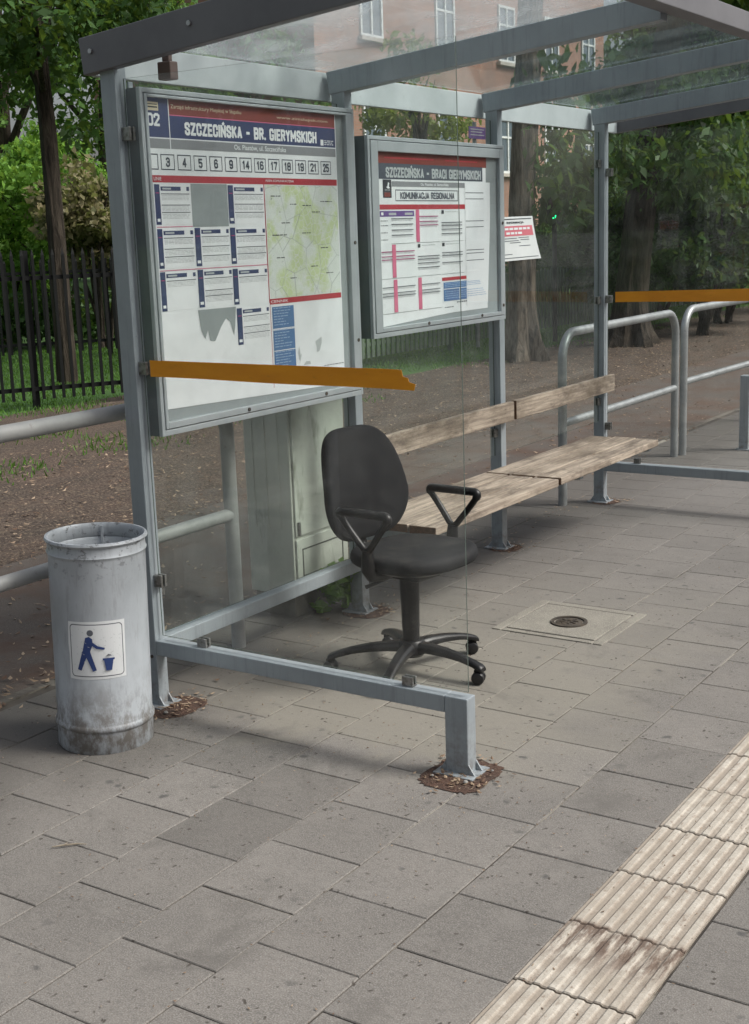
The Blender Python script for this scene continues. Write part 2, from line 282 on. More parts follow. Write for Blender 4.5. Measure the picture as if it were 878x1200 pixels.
# ------------------------------------------------------------------ mesh helpers
OFF = {}
class MB:
    def __init__(s): s.v = []; s.f = []; s.mi = []; s.sm = []
    def add(s, vs, fs, mi=0, smooth=False):
        b = len(s.v); s.v += [tuple(x) for x in vs]; s.f += [tuple(b+i for i in f) for f in fs]; s.mi += [mi]*len(fs); s.sm += [smooth]*len(fs); return s
    def box(s, x0, x1, y0, y1, z0, z1, mi=0, mat=None):
        vs = [Vector((x, y, z)) for x in (x0, x1) for y in (y0, y1) for z in (z0, z1)]
        if mat: vs = [mat @ q for q in vs]
        return s.add(vs, [(0, 1, 3, 2), (4, 6, 7, 5), (0, 4, 5, 1), (2, 3, 7, 6), (0, 2, 6, 4), (1, 5, 7, 3)], mi)
    def prism(s, poly, fn, h0, h1, mi=0):      # poly in 2D, fn(u,v,h)->3D
        k = len(poly); vs = [fn(a, b, h0) for a, b in poly] + [fn(a, b, h1) for a, b in poly]
        fs = [tuple(range(k))[::-1], tuple(range(k, 2*k))] + [(i, (i+1) % k, k+(i+1) % k, k+i) for i in range(k)]
        return s.add(vs, fs, mi)
    def tube(s, pts, r, seg=12, mi=0, caps=True, closed=False):
        P = [Vector(p) for p in pts]; k = len(P); rs = r if isinstance(r, (list, tuple)) else [r]*k
        vs = []; prev = None
        for i, p in enumerate(P):
            if closed: t = (P[(i+1) % k]-P[i-1])
            else: t = P[min(i+1, k-1)]-P[max(i-1, 0)]
            t.normalize()
            if prev is None:
                a = Vector((0, 0, 1)) if abs(t.z) < .9 else Vector((1, 0, 0)); x = t.cross(a).normalized()
            else: x = (prev - t*prev.dot(t)).normalized()
            prev = x; y = t.cross(x)
            for j in range(seg):
                a = 2*math.pi*j/seg; vs.append(p + (x*math.cos(a)+y*math.sin(a))*rs[i])
        fs = []
        for i in range(k if closed else k-1):
            for j in range(seg):
                a, b = i*seg, ((i+1) % k)*seg; fs.append((a+j, a+(j+1) % seg, b+(j+1) % seg, b+j))
        s.add(vs, fs, mi, True)
        if caps and not closed:
            b = len(s.v)-k*seg
            s.f += [tuple(b+j for j in range(seg))[::-1], tuple(b+(k-1)*seg+j for j in range(seg))]; s.mi += [mi, mi]; s.sm += [False, False]
        return s
    def lathe(s, prof, c=(0, 0), seg=48, mi=0, z0=0):
        vs = []; k = len(prof)
        for r, z in prof:
            for j in range(seg):
                a = 2*math.pi*j/seg; vs.append((c[0]+r*math.cos(a), c[1]+r*math.sin(a), z+z0))
        fs = [(i*seg+j, i*seg+(j+1) % seg, (i+1)*seg+(j+1) % seg, (i+1)*seg+j) for i in range(k-1) for j in range(seg)]
        return s.add(vs, fs, mi, True)
    def build(s, name, mats, parent=None, bevel=0, world=True, autosmooth=True, seg=2):
        me = bpy.data.meshes.new(name); off = Vector((0, 0, 0))
        if parent is not None and world: off = OFF.get(parent.name, Vector((0, 0, 0)))
        me.from_pydata([tuple(Vector(q)-off) for q in s.v], [], s.f)
        for mm in (mats if isinstance(mats, (list, tuple)) else [mats]): me.materials.append(M[mm] if isinstance(mm, str) else mm)
        me.polygons.foreach_set('material_index', s.mi); me.polygons.foreach_set('use_smooth', s.sm); me.update()
        o = bpy.data.objects.new(name, me); sc.collection.objects.link(o)
        if parent is not None: o.parent = parent; OFF[o.name] = off
        if bevel:
            b = o.modifiers.new('bevel', 'BEVEL'); b.width = bevel; b.segments = seg; b.limit_method = 'ANGLE'; b.angle_limit = R(40); b.harden_normals = False
        if any(s.sm):
            e = o.modifiers.new('es', 'EDGE_SPLIT'); e.split_angle = R(42)
        return o
def tag(o, label=None, cat=None, group=None, kind=None):
    if label: o['label'] = label
    if cat: o['category'] = cat
    if group: o['group'] = group
    if kind: o['kind'] = kind
    return o
def thing(name, loc, label, cat, group=None, rot=0):
    o = bpy.data.objects.new(name, None); sc.collection.objects.link(o); o.location = loc; o.rotation_euler = (0, 0, rot); o.empty_display_size = .1
    OFF[o.name] = Vector(loc); tag(o, label, cat, group); return o
def copy_tree(o, parent=None):
    c = o.copy(); sc.collection.objects.link(c)
    if parent is not None: c.parent = parent
    for ch in list(o.children): copy_tree(ch, c)
    return c
def text_into(mb, s, u0, u1, v0, v1, fn, mi=0, bold=.015, sub=None):
    cu = bpy.data.curves.new('t', 'FONT'); cu.body = s; cu.size = 1; cu.offset = bold; cu.resolution_u = 3
    ob = bpy.data.objects.new('t', cu); sc.collection.objects.link(ob); dg = bpy.context.evaluated_depsgraph_get()
    me = bpy.data.meshes.new_from_object(ob.evaluated_get(dg)); 
    co = [v.co.copy() for v in me.vertices]; fs = [tuple(p.vertices) for p in me.polygons]
    bpy.data.objects.remove(ob); bpy.data.curves.remove(cu); bpy.data.meshes.remove(me)
    if not co: return
    x0 = min(c.x for c in co); x1 = max(c.x for c in co); y0 = min(c.y for c in co); y1 = max(c.y for c in co)
    mb.add([fn(u0+(c.x-x0)/(x1-x0)*(u1-u0), v0+(c.y-y0)/(y1-y0)*(v1-v0)) for c in co], fs, mi)

GL = {'S': [[(1,.78),(1,.88),(.72,1),(.28,1),(0,.88),(0,.66),(.28,.55),(.72,.45),(1,.34),(1,.12),(.72,0),(.28,0),(0,.12),(0,.22)]], 'Z': [[(0,1),(1,1),(0,0),(1,0)]],
 'C': [[(1,.7),(1,.88),(.72,1),(.28,1),(0,.88),(0,.12),(.28,0),(.72,0),(1,.12),(1,.3)]], 'E': [[(1,1),(0,1),(0,0),(1,0)], [(0,.5),(.85,.5)]], 'I': [[(.5,0),(.5,1)]],
 'N': [[(0,0),(0,1),(1,0),(1,1)]], 'Ń': [[(0,0),(0,1),(1,0),(1,1)], [(.42,1.2),(.72,1.32)]], 'K': [[(0,0),(0,1)], [(1,1),(.08,.48)], [(.35,.6),(1,0)]], 'A': [[(0,0),(.5,1),(1,0)], [(.2,.26),(.8,.26)]],
 'B': [[(0,0),(0,1),(.7,1),(1,.9),(1,.62),(.75,.52),(0,.52)], [(.75,.52),(1,.42),(1,.1),(.7,0),(0,0)]], 'R': [[(0,0),(0,1),(.7,1),(1,.9),(1,.6),(.7,.5),(0,.5)], [(.55,.5),(1,0)]],
 'G': [[(1,.80),(1,.9),(.75,1),(.25,1),(0,.9),(0,.1),(.25,0),(.75,0),(1,.1),(1,.40),(.68,.40)]], 'Y': [[(0,1),(.5,.45),(1,1)], [(.5,.45),(.5,0)]], 'M': [[(0,0),(0,1),(.5,.3),(1,1),(1,0)]],
 'H': [[(0,0),(0,1)], [(1,0),(1,1)], [(0,.5),(1,.5)]], 'U': [[(0,1),(0,.12),(.28,0),(.72,0),(1,.12),(1,1)]], 'J': [[(1,1),(1,.12),(.72,0),(.28,0),(0,.12),(0,.3)]], 'O': [[(0,.12),(0,.88),(.28,1),(.72,1),(1,.88),(1,.12),(.72,0),(.28,0),(0,.12)]],
 'L': [[(0,1),(0,0),(1,0)]], '-': [[(.1,.48),(.9,.48)]], '.': [[(.5,0),(.5,.02)]], '1': [[(.1,.78),(.6,1),(.6,0)]], '2': [[(0,.78),(0,.88),(.28,1),(.72,1),(1,.88),(1,.66),(0,0),(1,0)]],
 '3': [[(0,.8),(.1,.93),(.5,1),(.9,.93),(1,.8),(1,.64),(.7,.52),(.4,.52)], [(.7,.52),(1,.4),(1,.15),(.75,0),(.25,0),(0,.15),(0,.22)]], '4': [[(.75,0),(.75,1),(0,.28),(1,.28)]], '5': [[(1,1),(0,1),(0,.55),(.7,.6),(1,.48),(1,.14),(.72,0),(.28,0),(0,.14)]],
 '6': [[(1,.85),(.72,1),(.28,1),(0,.88),(0,.12),(.28,0),(.72,0),(1,.12),(1,.45),(.72,.57),(.28,.57),(0,.46)]], '7': [[(0,1),(1,1),(.35,0)]], '8': [[(.28,.53),(0,.64),(0,.88),(.28,1),(.72,1),(1,.88),(1,.64),(.72,.53),(.28,.53),(0,.42),(0,.12),(.28,0),(.72,0),(1,.12),(1,.42),(.72,.53)]],
 '9': [[(0,.15),(.28,0),(.72,0),(1,.12),(1,.88),(.72,1),(.28,1),(0,.88),(0,.55),(.28,.43),(.72,.43),(1,.54)]], '0': [[(0,.12),(0,.88),(.28,1),(.72,1),(1,.88),(1,.12),(.72,0),(.28,0),(0,.12)]]}
GW = {'I': 0, '.': 0, '-': .75, 'M': 1.45, 'Ń': 1.1, 'N': 1.1, 'E': .85, 'L': .85, ' ': .45, '1': .7}
def block_text(mb, txt, u0, u1, v0, v1, fn, mi, th=.19, gap=.055):
    H = v1-v0; t = th*H; ws = [GW.get(c, 1) for c in txt]; tot = u1-u0; n_ = len(txt); g = gap*H
    unit = (tot-n_*t-(n_-1)*g)/sum(ws); u = u0
    for c, w_ in zip(txt, ws):
        cw = w_*unit
        for pl in GL.get(c, []):
            P_ = [Vector((u+t/2+(x if w_ else .5*0)*cw, v0+t/2+y*(H-t))) for x, y in pl]
            for a, b in zip(P_[:-1], P_[1:]):
                d = (b-a).normalized(); nr = Vector((-d.y, d.x))*t/2; e_ = d*t*(.5 if abs(d.x*d.y) < .02 else .30)*.85
                mb.add([fn(*(a-e_-nr)), fn(*(b+e_-nr)), fn(*(b+e_+nr)), fn(*(a-e_+nr))], [(0, 1, 2, 3)], mi)
        u += cw+t+g
# ================================================================== SETTING
# ground sheets
def sheet(name, x0, x1, y0, y1, z, mat, nx=1, ny=1, amp=0):
    mb = MB(); vs = [(x0+(x1-x0)*i/nx, y0+(y1-y0)*j/ny, z+(random.uniform(-amp, amp) if 0 < i < nx else 0)) for i in range(nx+1) for j in range(ny+1)]
    mb.add(vs, [(i*(ny+1)+j, (i+1)*(ny+1)+j, (i+1)*(ny+1)+j+1, i*(ny+1)+j+1) for i in range(nx) for j in range(ny)], 0, amp > 0)
    return tag(mb.build(name, mat), kind='structure')
sheet('lawn', -300, -.6, -300, 300, -.055, 'lawn')
sheet('bare_ground', -5.2, -1.5, -30, 26, -.030, 'dirt', 40, 200, .012)
sheet('bare_verge', -7.3, -5.1, -30, 7.6, -.036, 'dirt', 12, 90, .006)
sheet('footpath', -2.25, -.5, -40, 60, -.014, 'asphalt')
sheet('road', 3.2, 13, -300, 300, -.13, 'road')
sheet('far_ground', 13, 300, -300, 300, -.02, 'road')
sheet('paving_bed', -.56, 3.05, -40, 60, -.0040, 'joint')
mb = MB().box(3.05, 3.2, -40, 60, -.3, .0); tag(mb.build('kerb', 'kerb', bevel=.01), kind='structure')
# low edging stones behind the pavers
mb = MB(); y = -4
while y < 12:
    mb.box(-.60, -.545, y, y+.985, -.08, random.uniform(-.004, .004)); y += .995
tag(mb.build('path_edging', 'edging', bevel=.006), kind='structure')
# pavers
TL, GAP = .2965, .0034
rows = [(-.545+i*.0, 0) for i in range(0)]
xs = [1.9066-.3005*k for k in range(0, 9)]
bands = [(xs[k+1], xs[k], k) for k in range(8)]+[(2.2035+.3*k, 2.2035+.3*(k+1), k+1) for k in range(2)]+[(2.8035, 3.05, 3)]
vs, fs, tint, smf = [], [], [], []
for x0, x1, k in bands:
    off = -.045 if k % 2 == 0 else -.045-.1483
    if x0 > 2: off = -.1535 if (k % 2) else -.302
    for j in range(-40, 110):
        y0 = off+TL*j; y1 = y0+TL; cx, cy = (x0+x1)/2, (y0+y1)/2
        if cy < -10 or cy > 28: continue
        g = GAP/2+random.uniform(-.0003, .0012); h = random.uniform(-.0005, .0005); tx, ty = random.uniform(-.0004, .0004), random.uniform(-.0004, .0004)
        b = len(vs); i1 = .0024; wob = [random.uniform(-.0012, .0012) for _ in range(8)]
        a0, a1, b0, b1 = x0+g, x1-g, y0+g, y1-g
        for q, (x, y) in enumerate(((a0, b0), (a1, b0), (a1, b1), (a0, b1))): vs.append((x+wob[q], y+wob[q+4], -.012))
        for q, (x, y) in enumerate(((a0, b0), (a1, b0), (a1, b1), (a0, b1))): vs.append((x+wob[q], y+wob[q+4], -.0022+h))
        for q, (x, y) in enumerate(((a0+i1, b0+i1), (a1-i1, b0+i1), (a1-i1, b1-i1), (a0+i1, b1-i1))): vs.append((x+wob[q], y+wob[q+4], h+tx*(1 if x > cx else -1)+ty*(1 if y > cy else -1)))
        f = [(b+8, b+9, b+10, b+11)]+[(b+q, b+(q+1) % 4, b+4+(q+1) % 4, b+4+q) for q in range(4)]+[(b+4+q, b+4+(q+1) % 4, b+8+(q+1) % 4, b+8+q) for q in range(4)]
        t = random.gauss(1, .055)
        if 1.25 < cx < 1.65 and .0 < cy < .5: t *= 1.1
        fs += f; tint += [t]*len(f)
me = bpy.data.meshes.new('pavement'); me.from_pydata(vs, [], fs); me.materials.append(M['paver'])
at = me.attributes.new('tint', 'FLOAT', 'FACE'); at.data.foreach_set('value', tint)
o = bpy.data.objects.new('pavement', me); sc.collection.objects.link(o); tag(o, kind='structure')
# tactile strip
vs, fs = [], []
NR = 8; prof = []
x0, W_ = 1.908, .292
for r in range(NR):
    p0 = x0+W_*r/NR; q = W_/NR
    prof += [(p0+.001, 0), (p0+q*.22, 0), (p0+q*.38, .0036), (p0+q*.76, .0036), (p0+q*.92, 0)]
prof = [(x0, -.01)]+prof+[(x0+W_, 0), (x0+W_, -.01)]
for j in range(-32, 95):
    y0 = -.033+.2935*j+.0025+random.uniform(-.001, .001); y1 = -.033+.2935*(j+1)-.0025; b = len(vs); k = len(prof); dz = random.uniform(-.0015, .0015)
    dx = random.uniform(-.0012, .0012)
    ys = [y0, y0+.003, y1-.003, y1]
    for ii, yy in enumerate(ys):
        for (x, z) in prof: vs.append((x+dx, yy, z+dz+.002-(.003 if ii in (0, 3) else 0)))
    for ii in range(3):
        for i in range(k-1): fs.append((b+ii*k+i, b+(ii+1)*k+i, b+(ii+1)*k+i+1, b+ii*k+i+1))
    fs += [tuple(b+i for i in range(k)), tuple(b+3*k+i for i in range(k))[::-1]]
me = bpy.data.meshes.new('tactile_strip'); me.from_pydata(vs, [], fs); me.materials.append(M['tactile'])
o = bpy.data.objects.new('tactile_strip', me); sc.collection.objects.link(o); tag(o, kind='structure')

# inspection cover
t = thing('manhole_cover', (.865, 1.615, 0), 'square concrete inspection cover with a small round iron lid set in the paving', 'manhole')
mb = MB(); mb.box(.665, 1.065, 1.42, 1.81, -.02, .0065); mb.build('slab', 'slab', t, bevel=.004)
mb = MB()
for q in ((.615, .655, 1.38, 1.86), (1.075, 1.115, 1.38, 1.86), (.66, 1.07, 1.38, 1.412), (.66, 1.07, 1.818, 1.86)): mb.box(q[0], q[1], q[2], q[3], -.02, .0048)
mb.build('surround', 'slab', t, bevel=.003)
mb = MB().lathe([(0, .010), (.055, .010), (.057, .009), (.057, 0)], (.872, 1.594), 40); mb.lathe([(.064, .0), (.064, .0125), (.078, .0125), (.080, .0)], (.872, 1.594), 40)
for a in range(0, 180, 45):
    c_, s_ = math.cos(R(a+20)), math.sin(R(a+20)); mt = Matrix.Translation((.872, 1.594, .011)) @ Matrix.Rotation(R(a+20), 4, 'Z'); mb.box(-.04, .04, -.004, .004, -.001, .0025, mat=mt)
mb.build('iron_lid', 'iron', t)

# ================================================================== SHELTER
SH = thing('bus_shelter', (0, 0, 0), 'grey blue steel bus shelter with glass walls and a sloping panelled roof', 'bus shelter')
W0 = .066; D0 = .054; PY = [0, 1.322, 2.642, 3.947]
def gusset(mb, x0, x1, y0, y1):
    mb.box(x0-.03, x1+.03, y0-.03, y1+.03, .001, .008)
    for yy in (y0, y1-.006):
        mb.prism([(x1, .008), (x1+.022, .008), (x1, .040)], lambda a, b, h: Vector((a, h, b)), yy, yy+.006)
        mb.prism([(x0, .008), (x0, .040), (x0-.022, .008)], lambda a, b, h: Vector((a, h, b)), yy, yy+.006)
for i, y in enumerate(PY):
    mb = MB().box(-W0, 0, y, y+D0, 0, 2.235); p = mb.build('post', 'frame', SH, bevel=.003)
    g = MB(); gusset(g, -W0, 0, y, y+D0); g.build('base_plate', 'frame', p, bevel=.001)
    if i == 0:
        g = MB()
        g.tube([(-.02, .0, .19), (-.02, -.004, .19)], .006, 10); g.build('bolt', 'iron', p)
# side frames: rail + front post, near and far end
for (y, lab) in ((0, 0), (3.947, 1)):
    mb = MB().box(.0015, 1.2785-.081, y+.0, y+D0, .197, .252); mb.build('side_rail', 'frame', SH, bevel=.003)
    mb = MB().box(1.198, 1.2785, y, y+D0, 0, .2525); p = mb.build('front_post', 'frame', SH, bevel=.004)
    g = MB(); gusset(g, 1.198, 1.2785, y, y+D0); g.build('base_plate', 'frame', p, bevel=.001)
MB().box(-.062, -.004, D0+.001, PY[1]-.001, .195, .248).build('rear_rail', 'frame', SH, bevel=.003)
# glass panels with clips, tapes
def glass_panel(name, x0, x1, y0, y1, z0, z1, mat):
    mb = MB().box(x0, x1, y0, y1, z0, z1); mb.mi = [1 if (abs((x1-x0)) < .02 and f in (2, 3, 4, 5)) or (abs(y1-y0) < .02 and f in (0, 1, 4, 5)) else 0 for f in range(6)]
    return mb.build(name, [mat, 'glass_edge'], SH)
def clip(par, x, y, z, ax, s=.02):
    mb = MB()
    if ax == 'h': mb.box(x-s, x+s, y-.014, y-.0045, z-.018, z+.022); mb.box(x-s, x+s, y+.0045, y+.014, z-.018, z+.022); mb.box(x-s, x+s, y-.0045, y+.0045, z-.020, z-.004)
    elif ax == 'v': mb.box(x-.012, x+.024, y-.015, y-.0045, z-.022, z+.022); mb.box(x-.012, x+.024, y+.0045, y+.015, z-.022, z+.022); mb.box(x-.014, x-.002, y-.0045, y+.0045, z-.022, z+.022)
    else: mb.box(x-.014, x-.0045, y-.012, y+.024, z-.022, z+.022); mb.box(x+.0045, x+.014, y-.012, y+.024, z-.022, z+.022); mb.box(x-.0045, x+.0045, y-.014 if s > 0 else y+.02, y-.002 if s > 0 else y+.026, z-.022, z+.022)
    mb.build('glass_clip', 'steel_clip', par, bevel=.0015)
g1 = glass_panel('side_glass', .012, 1.2685, .0265, .0315, .266, 2.175, 'side_glass')
for x in (.205, 1.055): clip(g1, x, .029, .262, 'h')
for z in (2.0, 1.225, .47): clip(g1, .012, .029, z, 'v')
def band(par, x0, x1, y, z0, z1, zr0, zr1, torn=False, name='warning_tape'):
    mb = MB(); n_ = 24; top = []; bot = []
    for i in range(n_+1):
        t = i/n_; x = x0+(x1-x0)*t; top.append((x, z1+(zr1-z1)*t)); bot.append((x, z0+(zr0-z0)*t+.0012*math.sin(t*9)))
    if torn: poly = bot[:-1]+[(x1+.045, zr0-.001), (x1+.05, zr0+.018), (x1+.028, zr0+.024), (x1+.024, zr0+.036), (x1+.006, zr0+.040), (x1+.002, zr1-.001)]+top[:-1][::-1]
    else: poly = bot+top[::-1]
    mb.prism(poly, lambda a, b, h: Vector((a, h, b)), y, y+.0012)
    return mb.build(name, 'tape', par)
band(g1, .045, 1.06, .0243, 1.197, 1.253, 1.189, 1.25, True)
g2 = glass_panel('side_glass', .012, 1.2685, PY[3]+.026, PY[3]+.032, .266, 2.175, 'side_glass')
for x in (.205, 1.055): clip(g2, x, PY[3]+.029, .262, 'h')
for z in (1.95, 1.225, .47): clip(g2, .012, PY[3]+.029, z, 'v')
band(g2, .06, 1.2, PY[3]+.0243, 1.207, 1.267, 1.216, 1.288)
for i in range(3):
    y0, y1 = PY[i]+D0+.01, PY[i+1]-.01
    g = glass_panel('rear_glass', -.036, -.030, y0, y1, .258 if i == 0 else .50, 2.175, 'glass')
    for z in ((.42,) if i == 0 else (.62, 1.22, 2.0)):
        clip(g, -.033, y0, z, 'w', 1); clip(g, -.033, y1-.012, z, 'w', -1)
    if i == 0: MB().box(-.008, -.002, D0+.012, D0+.032, .985, 2.17).build('trim_strip', 'frame', SH)
# roof: sloping up to the front
S = .092; XR, XF = -.13, 1.42
def rafter(y, th, top0, bot0, mat, x0=XR, x1=XF, slant=.012):
    pl = [(x0+slant, bot0+S*(x0+slant)), (x1, bot0+S*x1), (x1, top0+S*x1), (x0, top0+S*x0)]
    mb = MB().prism(pl, lambda a, b, h: Vector((a, h, b)), y, y+th); return mb
r_ = rafter(-.022, .04, 2.322, 2.204, 'roof_edge').build('gable_board', 'roof_edge', SH, bevel=.003)
for x in (-.075, .355, .79, 1.2):
    g = MB(); g.lathe([(0, 0), (.008, 0), (.0085, -.003), (.0085, -.006)], (0, 0), 12); 
    nv = 4*12
    for q in range(nv): a = g.v[-nv+q]; g.v[-nv+q] = (x+a[0], -.0285-a[2]*.9-.001, 2.322+S*x-.05+a[1])
    g.build('rivet', 'chrome', r_)
rafter(PY[3]+.42, .04, 2.322, 2.204, 'roof_edge').build('gable_board', 'roof_edge', SH, bevel=.003)
for y in PY[1:]: rafter(y-.004, .062, 2.312, 2.222, 'roof_edge', -.085, 1.358).build('rafter', 'frame', SH, bevel=.003)
MB().box(-.012, .0, D0+.004, PY[1]-.01, 2.215, 2.2352).build('head_rail', 'frame', SH) if 0 else None
# rear gutter board and front beam
MB().box(-.122, -.100, .019, PY[3]+.419, 2.192, 2.306).build('rear_fascia', 'rear_fascia', SH, bevel=.003)
MB().prism([(1.36, 2.37), (1.425, 2.376), (1.425, 2.452), (1.36, 2.446)], lambda a, b, h: Vector((a, h, b)), .019, PY[3]+.419).build('front_beam', 'roof_edge', SH, bevel=.003)
ys = [.019, PY[1]+.027, PY[2]+.027, PY[3]+.027, PY[3]+.418]
for i in range(4):
    MB().prism([(-.099, 2.316+S*-.099), (1.359, 2.316+S*1.359), (1.359, 2.322+S*1.359), (-.099, 2.322+S*-.099)], lambda a, b, h: Vector((a, h, b)), ys[i]+.003, ys[i+1]-.003).build('roof_panel', 'roof_milky' if i == 0 else 'roof_clear', SH)
b_ = MB().box(.112, .168, .085, .125, 2.165, 2.222, mat=None); b_.box(.125, .155, .095, .115, 2.222, 2.325)
b_.build('roof_bracket', 'bracket_brown', SH, bevel=.004)

# ================================================================== DISPLAY CASES
def ring(mb, x0, x1, y0, y1, z0, z1, l, r, b, t, mi=0):
    mb.box(x0, x1, y0, y0+l, z0, z1, mi); mb.box(x0, x1, y1-r, y1, z0, z1, mi)
    mb.box(x0, x1, y0+l, y1-r, z0, z0+b, mi); mb.box(x0, x1, y0+l, y1-r, z1-t, z1, mi)
def case(y0, y1, z0, z1, wy0, wy1, wz0, wz1, label):
    t = thing('display_case', (.0, (y0+y1)/2, z0), label, 'display case')
    mb = MB(); ring(mb, .0435, .060, y0, y1, z0, z1, .016, .016, .020, .016); mb.build('outer_frame', 'case', t, bevel=.002)
    mb = MB(); ring(mb, -.022, .0430, y0+.001, y1-.001, z0+.001, z1-.001, .015, .015, .019, .015); mb.build('housing', 'case_side', t)
    MB().box(-.020, -.012, y0+.016, y1-.016, z0+.02, z1-.016).build('back_panel', 'frame', t)
    d = MB(); a0, a1, c0, c1 = y0+.0195, y1-.0195, z0+.0235, z1-.0195
    ring(d, .030, .063, a0, a1, c0, c1, wy0-a0, a1-wy1, wz0-c0, c1-wz1); dr = d.build('door', 'case', t, bevel=.002)
    g = MB(); ring(g, .030, .050, y0+.0162, y1-.0162, z0+.0202, z1-.0162, .003, .003, .003, .003); g.build('gasket', 'case_dark', t)
    MB().box(.0535, .0565, wy0-.004, wy1+.004, wz0-.004, wz1+.004).build('case_glass', 'case_glass', dr)
    for (yy, zz) in (((y0+y1)/2-.15, z0+.035), ((y0+y1)/2+.35, z0+.035), (y1-.028, (z0+z1)/2+.05), (y1-.028, (z0+z1)/2-.35)):
        MB().tube([(.0632, yy, zz), (.0665, yy, zz)], .0075, 12).build('lock', 'iron', dr)
    MB().box(.040, .0435, wy0-.01, wy1+.01, wz0-.01, wz1+.01).build('backing_board', 'case_back', t)
    return t
INK = ['paper', 'ink_navy', 'ink_redbrown', 'ink_red', 'ink_grey', 'ink_dark', 'ink_line', 'ink_white', 'map', 'ink_blue', 'ink_blue_light', 'ink_cream', 'ink_palegrey', 'ink_pink', 'ink_slate', 'ink_purple', 'case_back', 'ink_mag', 'ink_navy_light']
IX = {k: i for i, k in enumerate(INK)}
class Sheet:
    def __init__(s, x): s.mb = MB(); s.x = x
    def rect(s, u0, v0, u1, v1, m, L=1, skew=0):
        x = s.x+.0004*L; a, b = min(v0, v1), max(v0, v1)
        s.mb.add([(x, u0, a), (x, u1, a+skew), (x, u1, b+skew), (x, u0, b)], [(0, 1, 2, 3)], IX[m])
    def poly(s, pts, m, L=1): s.mb.add([(s.x+.0004*L, u, v) for u, v in pts], [tuple(range(len(pts)))], IX[m])
    def text(s, t, u0, u1, v0, v1, m, L=3, bold=.015): text_into(s.mb, t, u0, u1, v0, v1, lambda u, v: (s.x+.0004*L, u, v), IX[m], bold)
    def block(s, t, u0, u1, v0, v1, m, L=3, th=.19):
        k = [0]
        def fn(u, v): k[0] += 1; return (s.x+.0004*L+((k[0]//4) % 7)*.00003, u, v)
        block_text(s.mb, t, u0, u1, v0, v1, fn, IX[m], th)
    def frame(s, u0, v0, u1, v1, w_, m, L=2):
        s.rect(u0, v0, u1, v0+w_, m, L); s.rect(u0, v1-w_, u1, v1, m, L); s.rect(u0, v0+w_, u0+w_, v1-w_, m, L); s.rect(u1-w_, v0+w_, u1, v1-w_, m, L)
    def lines(s, u0, u1, v, m, L=3, h=.0022):       # a line of tiny print: words of uneven length
        u = u0
        while u < u1-.004:
            l = min(random.uniform(.008, .03), u1-u); s.rect(u, v, u+l, v+h, m, L); u += l+.004
c1 = case(.0487, 1.2973, .985, 2.1477, .0815, 1.237, 1.032, 2.119, 'large aluminium display case with city map and timetables behind the orange tape')
p = Sheet(.0450)
p.mb.box(.0444, .0451, .06, 1.185, 1.075, 2.125, IX['paper']); p.poly([(.06, 1.075), (.62, 1.060), (1.185, 1.045), (1.185, 1.08), (.06, 1.08)], 'paper', .6)
H1 = 1.180
p.rect(.06, 1.990, .200, 2.13, 'ink_navy'); p.rect(.200, 2.067, H1, 2.13, 'ink_redbrown'); p.rect(.200, 1.990, H1, 2.067, 'ink_navy')
p.rect(.198, 1.955, .202, 2.13, 'ink_white', 2); p.rect(.202, 2.066, H1, 2.069, 'ink_pink', 2); p.rect(.06, 1.956, H1, 1.990, 'ink_grey'); p.rect(.06, 1.988, H1, 1.992, 'ink_white', 2)
p.rect(.095, 2.078, .150, 2.106, 'ink_cream', 2); p.rect(.095, 2.087, .145, 2.092, 'ink_dark', 3); p.rect(.095, 2.097, .145, 2.100, 'ink_dark', 3)
p.block('02', .092, .153, 2.028, 2.070, 'ink_white', 3, .2)
p.text('Zarząd Infrastruktury Miejskiej w Słupsku', .212, .59, 2.086, 2.103, 'ink_cream', 3, 0)
p.text('www.zimslupsk.com', .80, 1.13, 2.083, 2.096, 'ink_cream', 3, 0)
p.block('SZCZECIŃSKA - BR. GIERYMSKICH', .277, 1.052, 2.004, 2.048, 'ink_white', 3, .22)
p.rect(1.078, 1.998, 1.098, 2.020, 'ink_white', 3)
for v in (2.001, 2.008, 2.015): p.lines(1.104, 1.165, v, 'ink_white', 3, .003)
p.text('Os. Piastów, ul. Szczecińska', .54, .85, 1.962, 1.984, 'ink_white', 3, .01)
nums = ['3', '4', '5', '6', '9', '14', '16', '17', '18', '19', '21', '25']
for i, s_ in enumerate(nums):
    a = .146+i*.0843; p.frame(a, 1.886, a+.069, 1.938, .0035, 'ink_slate')
    w_ = .0105 if len(s_) == 1 else .0205
    p.block(s_, a+.0345-w_, a+.0345+w_, 1.896, 1.928, 'ink_slate', 3, .2)
p.frame(.07, 1.886, .133, 1.938, .0035, 'ink_slate')
p.rect(.06, 1.844, H1, 1.868, 'ink_red'); p.text('LINIE', .105, .142, 1.851, 1.862, 'ink_white', 3, 0); p.text('MAPA KOMUNIKACYJNA', .715, .89, 1.851, 1.862, 'ink_white', 3, 0)
p.rect(.700, 1.405, .705, 1.844, 'ink_red', 2); p.rect(.703, 1.08, .7055, 1.405, 'ink_red', 2)
p.rect(.709, 1.420, 1.178, 1.842, 'map', 2); p.rect(.703, 1.398, H1, 1.419, 'ink_red', 2); p.text('CENNIK', .71, .82, 1.403, 1.413, 'ink_white', 3, 0)
